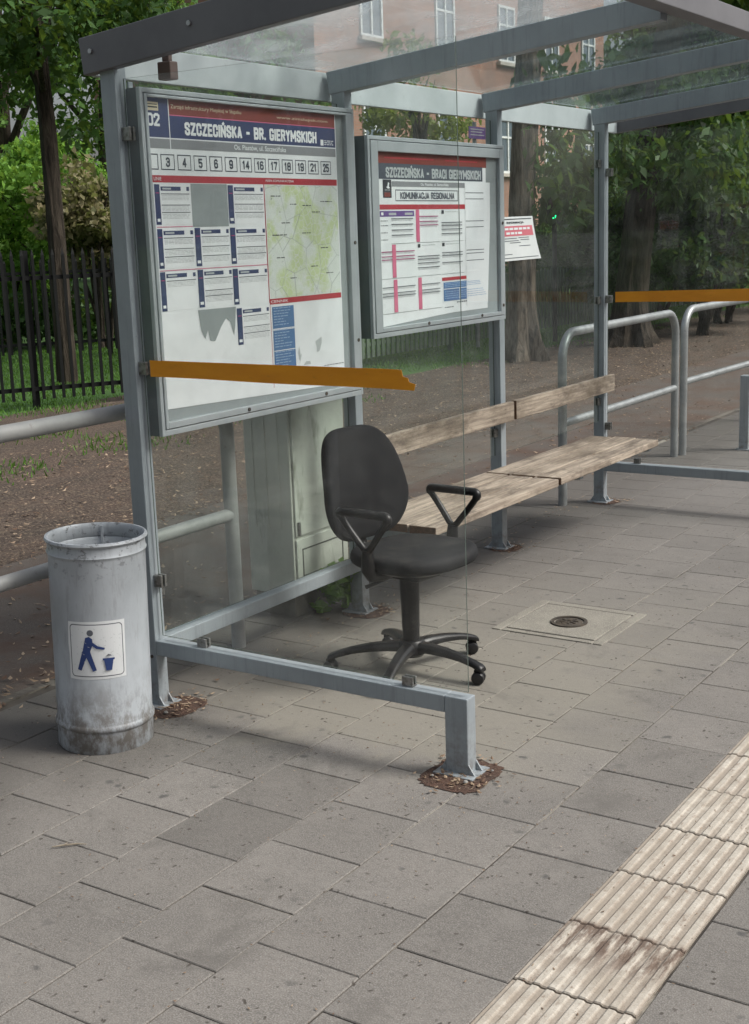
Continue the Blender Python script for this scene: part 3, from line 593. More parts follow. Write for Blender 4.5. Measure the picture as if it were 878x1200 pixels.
def sched(u0, u1, v0, v1, sk=0, rows=3):
    p.rect(u0, v0, u1, v1, 'ink_white', 2); nv = .030 if u0 > .11 else .026
    p.rect(u0, v0, u0+nv, v1, 'ink_navy', 3); p.rect(u0+.006, v0+.010, u0+nv-.006, v0+.020, 'ink_white', 4); p.rect(u0+.004, v1-.03, u0+nv-.004, v1-.027, 'ink_mag', 4)
    a = u0+nv+.005; b = u1-.004
    p.rect(a, v1-.021, a+(b-a)*.70, v1-.007, 'ink_navy', 3); p.rect(a+(b-a)*.06, v1-.017, a+(b-a)*.36, v1-.011, 'ink_palegrey', 4); p.rect(b-.014, v1-.021, b, v1-.007, 'ink_navy', 3)
    for q, v in enumerate([.030, .062, .088][:rows]):
        vv = v1-v-random.uniform(0, .012)*(q > 0); p.rect(a, vv-.003, b, vv, 'ink_line', 3)
        for d in (.008, .0125, .017, .0215): p.lines(a+.003, b-.005, vv-d, 'ink_grey', 3, .0010)
for (u0, u1, v0, v1, n_) in ((.104, .284, 1.704, 1.838, 3), (.490, .699, 1.703, 1.839, 3), (.104, .291, 1.557, 1.690, 3), (.296, .486, 1.558, 1.691, 3), (.490, .699, 1.559, 1.689, 3),
                             (.104, .291, 1.412, 1.545, 1), (.298, .490, 1.413, 1.545, 3), (.492, .699, 1.411, 1.541, 1), (.503, .699, 1.262, 1.397, 3)): sched(u0, u1, v0, v1, 0, n_)
p.rect(.289, 1.694, .486, 1.842, 'case_back', 2); p.rect(.104, 1.548, .699, 1.5505, 'ink_pink', 4); p.rect(.104, 1.695, .288, 1.6975, 'ink_pink', 3)
p.poly([(.288, 1.405), (.499, 1.404), (.490, 1.335), (.480, 1.300), (.462, 1.352), (.440, 1.366), (.410, 1.338), (.372, 1.288), (.345, 1.292), (.335, 1.330), (.318, 1.300), (.300, 1.330)], 'case_back', 3)
p.rect(.715, 1.150, .852, 1.388, 'ink_blue', 3)
for v in (1.298, 1.302, 1.218): p.rect(.715, v, .852, v+.003, 'ink_white', 4)
for v in np.arange(1.16, 1.385, .0105):
    if random.random() < .85: p.lines(.722, .722+random.uniform(.06, .125), float(v), 'ink_blue_light', 5, .0032)
p.poly([(.985, 1.235), (1.03, 1.25), (1.028, 1.222), (1.012, 1.195), (.992, 1.190), (.994, 1.21)], 'ink_palegrey', 3)
p.poly([(.868, 1.20), (.876, 1.225), (.884, 1.190), (.892, 1.195), (.880, 1.165), (.872, 1.175)], 'ink_palegrey', 3); p.poly([(.90, 1.148), (.92, 1.162), (.945, 1.160), (.950, 1.148)], 'ink_palegrey', 3)
p.lines(1.04, 1.178, 1.13, 'ink_line', 3, .003)
for a, b, v in ((.74, .80, 1.80), (.86, .90, 1.77), (1.0, 1.06, 1.74), (.80, .86, 1.70), (.93, .99, 1.66), (1.05, 1.10, 1.60), (.76, .81, 1.57), (.98, 1.03, 1.53), (.84, .88, 1.49), (1.08, 1.13, 1.50), (.74, .83, 1.655), (.94, 1.0, 1.765), (1.06, 1.14, 1.78)): p.lines(a, b, v, 'ink_dark', 3, .0035)
p.mb.build('city_timetable_poster', INK, c1)

c2 = case(1.393, 2.595, 1.2086, 2.050, 1.466, 2.546, 1.250, 1.988, 'smaller aluminium display case of regional timetables with a curling poster')
p = Sheet(.0450)
p.mb.box(.0444, .0451, 1.485, 2.434, 1.275, 1.99, IX['paper']); p.poly([(1.485, 1.252), (1.99, 1.272), (2.434, 1.284), (2.434, 1.30), (1.485, 1.30)], 'paper', .6)
p.rect(1.485, 1.940, 2.44, 2.0, 'ink_redbrown'); p.lines(1.54, 1.95, 1.962, 'ink_red', 3, .006); p.lines(2.05, 2.35, 1.962, 'ink_red', 3, .005)
p.rect(1.485, 1.876, 2.40, 1.942, 'ink_slate', 2); p.block('SZCZECIŃSKA - BRACI GIERYMSKICH', 1.546, 2.383, 1.883, 1.926, 'ink_palegrey', 3, .21)
p.rect(1.52, 1.798, 1.588, 1.874, 'ink_dark', 3); p.rect(1.53, 1.802, 1.578, 1.82, 'ink_redbrown', 4)
p.poly([(1.545, 1.842), (1.556, 1.846), (1.562, 1.864), (1.570, 1.858), (1.566, 1.846), (1.577, 1.838), (1.56, 1.836)], 'ink_white', 4); p.lines(1.535, 1.575, 1.829, 'ink_palegrey', 4, .003)
p.rect(1.592, 1.845, 2.27, 1.868, 'ink_grey', 2); p.text('Os. Piastów, ul. Szczecińska', 1.83, 2.075, 1.849, 1.864, 'ink_white', 3, .01)
p.frame(1.618, 1.784, 2.160, 1.833, .004, 'ink_slate'); p.block('KOMUNIKACJA REGIONALNA', 1.657, 2.127, 1.793, 1.823, 'ink_slate', 3, .2)
p.rect(1.485, 1.749, 2.225, 1.770, 'ink_red', 2)
p.rect(1.490, 1.719, 1.768, 1.743, 'ink_purple', 2); p.rect(1.50, 1.725, 1.518, 1.737, 'ink_white', 3); p.rect(1.56, 1.725, 1.62, 1.735, 'ink_palegrey', 3); p.rect(1.69, 1.725, 1.755, 1.735, 'ink_palegrey', 3)
def block(u0, u1, v0, v1, pink=None, head=True, lines=(.055, .068, .085, .105), col='ink_line'):
    p.rect(u0, v0, u1, v0+.0015, 'ink_line', 3)
    if pink: p.rect(pink, v0+.004, pink+.030, v1, 'ink_pink', 4)
    if head: p.rect(u0+.006, v1-.018, u0+.028, v1-.002, 'ink_dark', 3); p.lines(u0+.04, u1-.04, v1-.010, 'ink_palegrey', 3, .003)
    for l in lines:
        p.rect(u0+.004, v1-l-.0038, u1-.01, v1-l, col, 3)
        [p.lines(u0+.006, u1-.02, v1-l-dd, 'ink_grey', 3, .001) for dd in (.0075, .011)]
block(1.575, 1.768, 1.603, 1.72, None, False, (.008, .032, .056, .078)); 
for v in (1.70, 1.68, 1.65, 1.62): p.lines(1.495, 1.55, v, 'ink_line', 3, .003)
block(1.785, 1.985, 1.603, 1.748, 1.781, False, (.028, .05, .066), 'ink_mag'); block(2.0, 2.205, 1.603, 1.746); block(2.222, 2.425, 1.603, 1.745, None, True, (.05, .075, .09))
block(1.49, 1.775, 1.455, 1.60, 1.578, False, (.028, .048, .062), 'ink_mag'); block(1.785, 1.99, 1.455, 1.60); block(2.0, 2.205, 1.455, 1.60, None, True, (.045, .058, .09)); block(2.222, 2.425, 1.455, 1.60, None, True, (.045, .058, .067, .09))
block(1.49, 1.775, 1.305, 1.45, 1.583, False, (.03, .055, .068), 'ink_line'); block(1.785, 1.99, 1.305, 1.45, 1.788, False, (.03, .055, .068), 'ink_line')
p.rect(1.998, 1.425, 2.434, 1.440, 'ink_red', 4); p.rect(2.01, 1.331, 2.432, 1.417, 'ink_blue', 4)
p.rect(2.01, 1.385, 2.432, 1.388, 'ink_white', 5); p.rect(2.155, 1.335, 2.160, 1.384, 'ink_white', 5); p.rect(2.25, 1.335, 2.255, 1.384, 'ink_white', 5); p.rect(2.34, 1.335, 2.345, 1.384, 'ink_white', 5)
for v in (1.395, 1.403, 1.41, 1.342, 1.352, 1.362, 1.372): p.lines(2.02, 2.42, v, 'ink_blue_light', 5, .003)
p.lines(2.13, 2.43, 1.318, 'ink_line', 3, .006); p.lines(2.02, 2.10, 1.30, 'ink_line', 3, .004)
p.mb.build('regional_timetable_poster', INK, c2)
# curling loose strip at the right side of the regional poster
mb = MB(); n_ = 14
for sgn in (0, 1):
    for j in range(11):
        for i in range(n_+1):
            t = i/n_; v = 1.30+(1.872-1.30)*j/10; cur = .022*(t**2)*(j/10)
            mb.v.append((.0462+sgn*.0004+cur*.25, 2.226+t*(.235 if j > 6 else .208+.004*j)-.0, v))
A = 11*(n_+1)
for j in range(10):
    for i in range(n_): q = j*(n_+1)+i; mb.f += [(q+A, q+1+A, q+n_+2+A, q+n_+1+A), (q, q+n_+1, q+n_+2, q+1)]; mb.mi += [0, 0]; mb.sm += [True, True]
for (v, l) in ((1.825, 1), (1.797, 1), (1.695, 1), (1.667, 1), (1.56, 1), (1.545, 1), (1.512, 1)):
    for i in range(n_-3):
        t0, t1 = i/n_, (i+1)/n_; k = (v-1.30)/.572; f_ = lambda t: .0472+.0055*t*t*k
        mb.add([(f_(t0), 2.23+t0*.215, v-.0035), (f_(t1), 2.23+t1*.215, v-.0035), (f_(t1), 2.23+t1*.215, v), (f_(t0), 2.23+t0*.215, v)], [(0, 1, 2, 3)], 1)
mb.build('loose_sheet', ['paper', 'ink_line'], c2)

# notice on the glass
N1 = thing('paper_notice', (-.028, 2.93, 1.50), 'white paper notice with a red box taped to the rear glass beside the third post', 'notice')
mb = MB(); 
def nf(u, v, L=0): # local sheet coords 0..1 -> slightly curled sheet
    yy = 2.716+u*(.36+.075*(1-v)**1.5); return (-.0285+.012*u*u*(1-v)+.0005*L, yy, 1.487+.222*v+.004*u)
K = 10
for sgn in (0, 1):
    for j in range(K+1):
        for i in range(K+1): a = nf(i/K, j/K); mb.v.append((a[0]+sgn*.0004, a[1], a[2]))
A = (K+1)**2
for j in range(K):
    for i in range(K): q = j*(K+1)+i; mb.f += [(q+A, q+1+A, q+K+2+A, q+K+1+A), (q, q+K+1, q+K+2, q+1)]; mb.mi += [0, 0]; mb.sm += [True, True]
def nrect(u0, v0, u1, v1, mi, L):
    for i in range(6):
        a, b = u0+(u1-u0)*i/6, u0+(u1-u0)*(i+1)/6; mb.add([nf(a, v0, L), nf(b, v0, L), nf(b, v1, L), nf(a, v1, L)], [(0, 1, 2, 3)], mi)
nrect(.04, .935, .95, .955, 1, 3); nrect(.06, .56, .94, .79, 2, 3)
text_into(mb, 'INFORMACJA', .18, .70, .83, .89, lambda u, v: nf(u, v, 4), 1, .03)
for (u0, u1, v) in ((.12, .86, .70), (.16, .62, .60)):
    u = u0
    while u < u1: l = min(random.uniform(.05, .12), u1-u); nrect(u, v, u+l, v+.05, 3, 4); u += l+.025
for (u0, u1, v) in ((.08, .45, .50), (.5, .8, .51), (.08, .5, .445), (.55, .8, .46), (.25, .55, .40), (.5, .8, .32), (.08, .3, .14), (.05, .95, .055)): nrect(u0, v, u1, v+.016, 4, 3)
mb.build('sheet', ['notice_paper', 'ink_dark', 'notice_pinkred', 'ink_white', 'ink_line'], N1)

# ================================================================== BENCH
B = thing('bench', (.25, 2.4, 0), 'weathered timber bench fixed along the rear glass of the shelter', 'bench')
def board(name, x0, x1, y0, y1, z0, z1, dx=0):
    mb = MB(); n_ = 14; sec = [(x0, z0), (x1, z0), (x1, z1), (x0, z1)]; ph = random.uniform(0, 6)
    for i in range(n_+1):
        t = i/n_; y = y0+(y1-y0)*t; s_ = .0015*math.sin(t*4+ph)
        for (x, z) in sec: mb.v.append((x+s_+dx*t, y, z+s_*.8))
    for i in range(n_):
        for q in range(4): a = i*4; mb.f.append((a+q, a+4+q, a+4+(q+1) % 4, a+(q+1) % 4)); mb.mi.append(0); mb.sm.append(False)
    mb.f += [(0, 1, 2, 3), (n_*4+3, n_*4+2, n_*4+1, n_*4)]; mb.mi += [1, 1]; mb.sm += [False, False]
    return mb.build(name, ['wood', 'wood_end'], B, bevel=.004)
for (a, b) in ((1.195, 2.352), (2.366, 3.640)):
    for i in range(3):
        x0 = .058+i*.140; board('seat_board', x0, x0+.130, a+random.uniform(-.01, .01), b+random.uniform(-.008, .008), .428, .464)
board('back_board', .022, .052, 1.36, 2.690, .680, .779); board('back_board', .022, .052, 2.718, 3.985, .682, .781)
MB().box(.020, .0225, 2.66, 2.75, .70, .76).build('joint_plate', 'rust', B)
for y in (1.322, 2.642, 3.55):
    mb = MB(); mb.prism([(.001, .425), (.44, .425), (.44, .405), (.001, .33)], lambda a, b, h: Vector((a, h, b)), y+.008, y+.045); mb.build('seat_bracket', 'frame', B, bevel=.002)
for y in (1.335, 2.655, 3.96): MB().box(.0005, .0215, y, y+.028, .69, .77).build('back_bracket', 'frame', B)

# ================================================================== OFFICE CHAIR
CH = thing('office_chair', (.594, .775, 0), 'black swivel office chair with looped armrests standing in the shelter', 'office chair', rot=R(-8))
def rounded_outline(fn, n_=64): return [fn(2*math.pi*i/n_) for i in range(n_)]
def pad(outline, layers, place, mat, name, parent, smooth=True, cx=0, cy=0):
    # outline: 2D pts; layers: (offset scale inward in m, height); place(u,v,h)->3D
    mb = MB(); k = len(outline); 
    for (ins, h) in layers:
        for (a, b) in outline:
            d = math.hypot(a-cx, b-cy); f_ = max(0, (d-ins)/d) if d > 1e-6 else 0; mb.v.append(tuple(place(cx+(a-cx)*f_, cy+(b-cy)*f_, h)))
    L = len(layers)
    for i in range(L-1):
        for j in range(k): mb.f.append((i*k+j, i*k+(j+1) % k, (i+1)*k+(j+1) % k, (i+1)*k+j)); mb.mi.append(0); mb.sm.append(True)
    for base, rev in ((0, True), ((L-1)*k, False)):
        c = len(mb.v); cxx = place(cx, cy, layers[0][1] if rev else layers[-1][1]+.002); mb.v.append(tuple(cxx))
        for j in range(k):
            a, b = base+j, base+(j+1) % k; mb.f.append((b, a, c) if rev else (a, b, c)); mb.mi.append(0); mb.sm.append(True)
    return mb.build(name, mat, parent, world=False)
def se(t, rx, ry, p, cx=0): c, s_ = math.cos(t), math.sin(t); return (cx+rx*math.copysign(abs(c)**(2/p), c), ry*math.copysign(abs(s_)**(2/p), s_))
seat_out = rounded_outline(lambda t: (lambda q: (q[0], q[1]*(1+.05*(q[0]-.05)/.25)))(se(t, .216, .228, 2.7, .022)))
def seat_place(u, v, h):
    dip = -.010*math.exp(-((u-.02)**2+v*v)/.02) if h > .045 else 0; fr = -.030*max(0, (u-.16)/.14)**2
    return Vector((u, v, .438+h+dip+fr))
lay = [(.05, .0), (.015, .002), (.004, .010), (.0, .020), (.0, .034), (.004, .045), (.012, .053), (.028, .058), (.07, .061), (.12, .061), (.17, .060)]
st = pad(seat_out, lay, seat_place, 'seat_vinyl', 'seat', CH, cx=.05)
mb = MB(); pad([(a*.9+.005, b*.9) for a, b in seat_out], [(.06, -.018), (.02, -.012), (.0, .0), (.0, .003)], lambda u, v, h: Vector((u, v, .436+h)), 'black_plastic', 'seat_pan', CH, cx=.05)
# backrest: tapered shape, leaning back
def back_out(t):
    c, s_ = math.cos(t), math.sin(t); v = s_*.5; yy = abs(c)**(2/4.2)*math.copysign(1, c)
    h = .5+v  # 0 bottom, 1 top
    hv = .5+.5*math.copysign(abs(s_)**(2/3.2), s_)
    wdt = .196 + (.034*math.sin(min(1, hv/.38)*math.pi/2)) - .046*max(0, (hv-.38)/.62)**1.1
    return (yy*wdt, hv*.458)
bo = rounded_outline(back_out, 72)
def back_place(u, v, h):   # u lateral (+y local), v up, h thickness towards front
    hv = v/.458; x = -.212-.075*hv+.02*math.sin(hv*math.pi)+h+ .10*(u*u)/.2
    return Vector((x, u, .498+v*.935))
pad(bo, [(.06, -.028), (.02, -.026), (.006, -.018), (.0, -.008), (.0, .004), (.004, .014), (.014, .021), (.035, .026), (.08, .028), (.14, .028)], back_place, 'fabric', 'backrest', CH, cx=0, cy=.22)
# back support bar
mb = MB(); mb.tube([(-.05, 0, .415), (-.17, 0, .412), (-.225, 0, .43), (-.25, 0, .50), (-.262, 0, .62)], [.026, .026, .026, .024, .02], 12)
mb.build('back_bar', 'black_plastic', CH, world=False)
mb = MB(); mb.box(-.13, .10, -.075, .075, .375, .425); mb.build('tilt_mechanism', 'black_plastic', CH, bevel=.012, world=False)
mb = MB().tube([(.0, -.06, .40), (.0, -.16, .392), (-.03, -.215, .375)], [.006, .006, .008], 8); mb.build('lever', 'black_plastic', CH, world=False)
# armrests
def arm(sgn):
    y = sgn*.262; pts = []
    corners = [(-.115, .664), (.145, .668), (.018, .515)]; rad = [.03, .04, .03]
    for i in range(3):
        P_ = Vector(corners[i]); A_ = Vector(corners[i-1]); B_ = Vector(corners[(i+1) % 3]); a = (A_-P_).normalized(); b = (B_-P_).normalized(); r = rad[i]
        for q in range(7):
            t = q/6; pts.append(((P_+a*r)*(1-t)**2+P_*2*t*(1-t)+(P_+b*r)*t*t))
    # densify straight runs
    dense = []
    for i in range(len(pts)):
        a, b = pts[i], pts[(i+1) % len(pts)]; d = (b-a).length; k = max(1, int(d/.03))
        for q in range(k): dense.append(a.lerp(b, q/k))
    mb = MB(); sw = 0
    P3 = [(q.x, y-sgn*.018*max(0, (.60-q.y)/.09)*.6, q.y) for q in dense]
    mb.tube(P3, [.0125+.004*(p[2] > .645) for p in P3], 12, closed=True)
    o = mb.build('armrest', 'black_plastic', CH, world=False)
    m2 = MB(); m2.tube([(.018, y-sgn*.012, .53), (.016, y-sgn*.012, .495), (.014, y-sgn*.015, .455), (.012, y-sgn*.035, .425), (.008, y-sgn*.10, .412), (.0, y-sgn*.18, .412)], [.020, .024, .026, .022, .018, .018], 12)
    m2.build('arm_bracket', 'black_plastic', o, world=False)
arm(-1); arm(1)
# column
mb = MB().lathe([(.0, .405), (.040, .405), (.0395, .36), (.036, .27), (.0355, .268), (.034, .18), (.0335, .178), (.031, .10), (.0, .10)], seg=28); mb.build('gas_column', 'black_plastic', CH, world=False)
mb = MB().lathe([(.0, .125), (.045, .125), (.056, .110), (.058, .075), (.045, .062), (0, .062)], seg=28); mb.build('hub', 'black_plastic', CH, world=False)
# spokes & casters: prototype then copies
mb = MB(); secs = []
for (r, z, w_, h_) in ((.035, .103, .030, .034), (.09, .104, .027, .030), (.16, .100, .0235, .026), (.23, .090, .021, .022), (.285, .076, .020, .020), (.312, .066, .0215, .020), (.325, .058, .019, .016)):
    secs.append([(r, -w_, z-h_*.6), (r, -w_, z+h_*.1), (r, -w_*.6, z+h_*.5), (r, w_*.6, z+h_*.5), (r, w_, z+h_*.1), (r, w_, z-h_*.6)])
for s_ in secs: mb.v += s_
for i in range(len(secs)-1):
    for q in range(6): a = i*6; mb.f.append((a+q, a+(q+1) % 6, a+6+(q+1) % 6, a+6+q)); mb.mi.append(0); mb.sm.append(True)
mb.f += [(5, 4, 3, 2, 1, 0), tuple((len(secs)-1)*6+q for q in range(6))]; mb.mi += [0, 0]; mb.sm += [False, False]
spoke = mb.build('spoke', 'black_plastic', CH, bevel=.004, world=False)
mb = MB().lathe([(0, .064), (.011, .064), (.013, .05), (0, .05)], seg=14)
mb.box(-.022, .012, -.008, .008, .020, .055)
hood = mb.build('caster', 'black_plastic', CH, bevel=.002, world=False); hood.location = (.306, 0, 0)
for s_ in (-1, 1):
    m2 = MB().lathe([(0, .0), (.020, .0), (.0245, .004), (.025, .012), (.022, .018), (.012, .021), (0, .0215)], seg=24)
    m2.v = [(a[0]-.006, s_*(a[2]+.004), a[1]+.025) for a in m2.v]; m2.build('wheel', 'caster_rubber', hood, world=False)
for k in range(5):
    ang = R(5+72*k+8-3-5); sw = R([20, -35, 60, 150, 10][k])
    s1 = spoke if k == 0 else copy_tree(spoke, CH); s1.rotation_euler = (0, 0, ang)
    h1 = hood if k == 0 else copy_tree(hood, CH); h1.location = (.308*math.cos(ang), .308*math.sin(ang), 0); h1.rotation_euler = (0, 0, ang+sw)

# ================================================================== LITTER BIN
BC = (.036, -.305)
BN = thing('litter_bin', (BC[0], BC[1], 0), 'grey cylindrical metal litter bin with a blue and white pictogram sticker', 'litter bin')
BN.rotation_euler = (R(-.5), R(1.6), 0)
rb = .1585
mb = MB().lathe([(rb*.93, .012), (rb*.99, .0), (rb+.001, .004), (rb+.001, .075), (rb+.006, .080), (rb+.007, .088), (rb+.003, .096), (rb, .1), (rb, .655), (rb+.001, .66), (rb+.005, .668), (rb+.001, .677), (rb+.001, .70),
               (rb+.006, .703), (rb+.0095, .709), (rb+.007, .716), (rb, .717), (rb-.004, .712), (rb-.005, .70), (rb-.005, .675), (rb-.001, .668), (rb-.005, .66), (rb-.005, .02), (0, .02)], seg=72)
mb.build('body', 'bin', BN, world=False)
mb = MB(); a = R(64)
mb.box(rb-.010, rb-.0045, -.004, .004, .40, .708, mat=Matrix.Rotation(R(128), 4, 'Z')); mb.build('inner_seam', 'bin', BN, world=False)
# a sagging black liner inside
n_ = 40; mb = MB(); ringv = []
for (f_, z, am) in ((.958, .56, 0), (.90, .50, .01), (.6, .42, .02), (.25, .39, .02), (0, .40, 0)):
    for j in range(n_): t = 2*math.pi*j/n_; mb.v.append((rb*f_*math.cos(t), rb*f_*math.sin(t), z+am*math.sin(5*t+z*30)))
for i in range(4):
    for j in range(n_): mb.f.append((i*n_+j, i*n_+(j+1) % n_, (i+1)*n_+(j+1) % n_, (i+1)*n_+j)); mb.mi.append(0); mb.sm.append(True)
mb.build('liner', 'bag_black', BN, world=False)
# sticker wrapped on the drum
AZ = math.atan2(CAM.y-BC[1], CAM.x-BC[0])-R(7)
def wrap_into(mb, polys, L, mi, rr=rb):
    for poly in polys:
        bm = bmesh.new(); bm.faces.new([bm.verts.new((u, v, 0)) for u, v in poly])
        bmesh.ops.triangulate(bm, faces=bm.faces[:])
        u0 = min(u for u, v in poly); u1 = max(u for u, v in poly); u = math.floor(u0/.008)*.008
        while u < u1:
            bmesh.ops.bisect_plane(bm, geom=bm.verts[:]+bm.edges[:]+bm.faces[:], plane_co=(u, 0, 0), plane_no=(1, 0, 0)); u += .008
        bm.verts.index_update(); r = rr+.0007+.0005*L
        mb.add([(r*math.cos(AZ+q.co.x/rr), r*math.sin(AZ+q.co.x/rr), q.co.y) for q in bm.verts], [tuple(x.index for x in f.verts) for f in bm.faces], mi); bm.free()
def thick(a, b, w_, w2=None):
    a = Vector(a); b = Vector(b); d = (b-a).normalized(); nrm = Vector((-d.y, d.x)); w2 = w2 or w_
    return [tuple(a-nrm*w_), tuple(b-nrm*w2), tuple(b+nrm*w2), tuple(a+nrm*w_)]
def rrect(u0, v0, u1, v1, r, n_=5):
    o = []
    for (cx, cy, a0) in ((u1-r, v1-r, 0), (u0+r, v1-r, 90), (u0+r, v0+r, 180), (u1-r, v0+r, 270)):
        for i in range(n_+1): t = R(a0+90*i/n_); o.append((cx+r*math.cos(t), cy+r*math.sin(t)))
    return o
mb = MB(); Z0 = .265; SW = .096; SH_ = .195
wrap_into(mb, [[(-SW, Z0), (-.05, Z0-.0015), (SW-.002, Z0+.001), (SW, Z0+SH_), (.03, Z0+SH_+.001), (-SW+.003, Z0+SH_-.001), (-SW-.001, Z0+.12), (-SW+.002, Z0+.08)]], 0, 0)
wrap_into(mb, [rrect(-SW+.0085, Z0+.0085, SW-.0085, Z0+SH_-.0085, .013)], 1, 2); wrap_into(mb, [rrect(-SW+.0115, Z0+.0115, SW-.0115, Z0+SH_-.0115, .011)], 2, 0)
wrap_into(mb, [[(-.018+.0105*math.cos(2*math.pi*i/14), Z0+.158+.0105*math.sin(2*math.pi*i/14)) for i in range(14)]], 3, 2)
body = [(-.034, Z0+.142), (-.022, Z0+.146), (-.012, Z0+.138), (-.010, Z0+.120), (-.020, Z0+.096), (-.020, Z0+.088), (-.044, Z0+.088), (-.044, Z0+.100)]
wrap_into(mb, [body], 3, 1); wrap_into(mb, [thick((-.036, Z0+.094), (-.058, Z0+.032), .010, .0065)], 4, 1); wrap_into(mb, [thick((-.030, Z0+.094), (-.008, Z0+.030), .010, .0065)], 5, 1)
wrap_into(mb, [thick((-.018, Z0+.126), (.002, Z0+.110), .0055, .005)], 6, 1); wrap_into(mb, [thick((.000, Z0+.1105), (.026, Z0+.104), .005, .0035)], 7, 1)
wrap_into(mb, [[(.018, Z0+.072), (.056, Z0+.072), (.0555, Z0+.065), (.0515, Z0+.065), (.046, Z0+.030), (.028, Z0+.030), (.0225, Z0+.065), (.0185, Z0+.065)]], 8, 1)
wrap_into(mb, [[(.029, Z0+.080), (.036, Z0+.086), (.044, Z0+.083), (.047, Z0+.079)]], 9, 2)
for _ in range(70):
    a, b = random.uniform(-.082, .082), random.uniform(.018, .178)
    wrap_into(mb, [thick((a, Z0+b), (a+random.uniform(-.007, .007), Z0+b+random.uniform(-.006, .006)), .0006)], 4, 3)
mb.build('sticker', ['sticker_white', 'sticker_blue', 'sticker_line', 'ink_palegrey'], BN, world=False)

# ================================================================== RAILINGS
def hoop(y0, y1, ztop, zlow, x, r=.030, rad=.16, mat='galv', first=True, second=True):
    P_ = []
    if first:
        P_ += [(x, y0, -.02), (x, y0, ztop-rad)]
        P_ += [(x, y0+rad-rad*math.cos(R(a)), ztop-rad+rad*math.sin(R(a))) for a in range(10, 91, 10)]
    else: P_ += [(x, y0, ztop)]
    if second:
        P_ += [(x, y1-rad+rad*math.sin(R(a)), ztop-rad+rad*math.cos(R(a))) for a in range(0, 91, 10)]+[(x, y1, -.02)]
    else: P_ += [(x, y1, ztop)]
    return P_
def railing(y0, y1, ztop, zlow, x, r, label, mat='galv', x1=None, first=True):
    t = thing('pedestrian_railing', (x, (y0+y1)/2, 0), label, 'railing', 'tubular railings behind the shelter')
    sk = (x1-x)/(y1-y0) if x1 is not None else 0
    f_ = lambda q: (q[0]+sk*(q[1]-y0), q[1], q[2])
    MB().tube([f_(q) for q in hoop(y0, y1, ztop, zlow, x, r)], r, 16).build('hoop', mat, t)
    MB().tube([f_((x, y0, zlow)), f_((x, y1, zlow))], r*.9, 14).build('lower_bar', mat, t)
railing(-1.35, .690, 1.052, .560, -.195, .029, 'pale weathered tubular railing behind the litter bin', 'galv_pale')
railing(3.785, 5.645, 1.035, .498, -.195, .027, 'galvanised hoop railing behind the far end of the bench')
railing(5.735, 7.60, 1.045, .530, -.165, .027, 'galvanised hoop railing at the right edge of the photo', x1=-.10)
t = thing('bollard', (.17, 6.11, 0), 'short blue grey steel bollard beyond the far shelter wall', 'bollard')
MB().box(.135, .205, 6.08, 6.15, 0, .55).build('shaft', 'frame', t, bevel=.006); MB().box(.115, .225, 6.06, 6.17, 0.001, .01).build('base_plate', 'frame', t)

# ================================================================== CABINET
t = thing('utility_cabinet', (-.40, 1.31, 0), 'pale green metal utility cabinet standing behind the rear glass', 'cabinet')
x0, x1, y0, y1 = -.47, -.222, 1.125, 1.535
MB().box(x0+.015, x1-.012, y0+.012, y1-.012, -.02, .10).build('plinth', 'plinth', t, bevel=.006)
MB().box(x0, x1, y0, y1, .10, 1.02).build('body', 'cabinet', t, bevel=.006)
d = MB().box(x1+.001, x1+.010, y0+.012, y1-.008, .365, 1.0); d = d.build('upper_door', 'cabinet', t, bevel=.003)
MB().box(x1+.0105, x1+.022, y0+.022, y0+.034, .37, .43).build('latch', 'steel_clip', d, bevel=.002)
d = MB().box(x1+.001, x1+.010, y0+.012, y1-.008, .112, .350); d.build('lower_door', 'cabinet', t, bevel=.003)
mb = MB(); 
for (a, b, c, e_) in ((.05, .36, .30, .306), (.05, .36, .18, .186), (.05, .056, .186, .30), (.354, .36, .186, .30)): mb.box(x1+.0103, x1+.0125, y0+a, y0+b, c, e_)
mb.build('panel_seam', 'cabinet_dark', t)
mb = MB()
for i in range(3): mb.box(x0+.045+i*.070, x0+.051+i*.070, y0-.004, y0-.001, .40, .96)
mb.build('side_rib', 'cabinet', t, bevel=.003)
MB().box(x0-.012, x1+.014, y0-.014, y1+.012, 1.021, 1.05).build('lid', 'cabinet', t, bevel=.006)

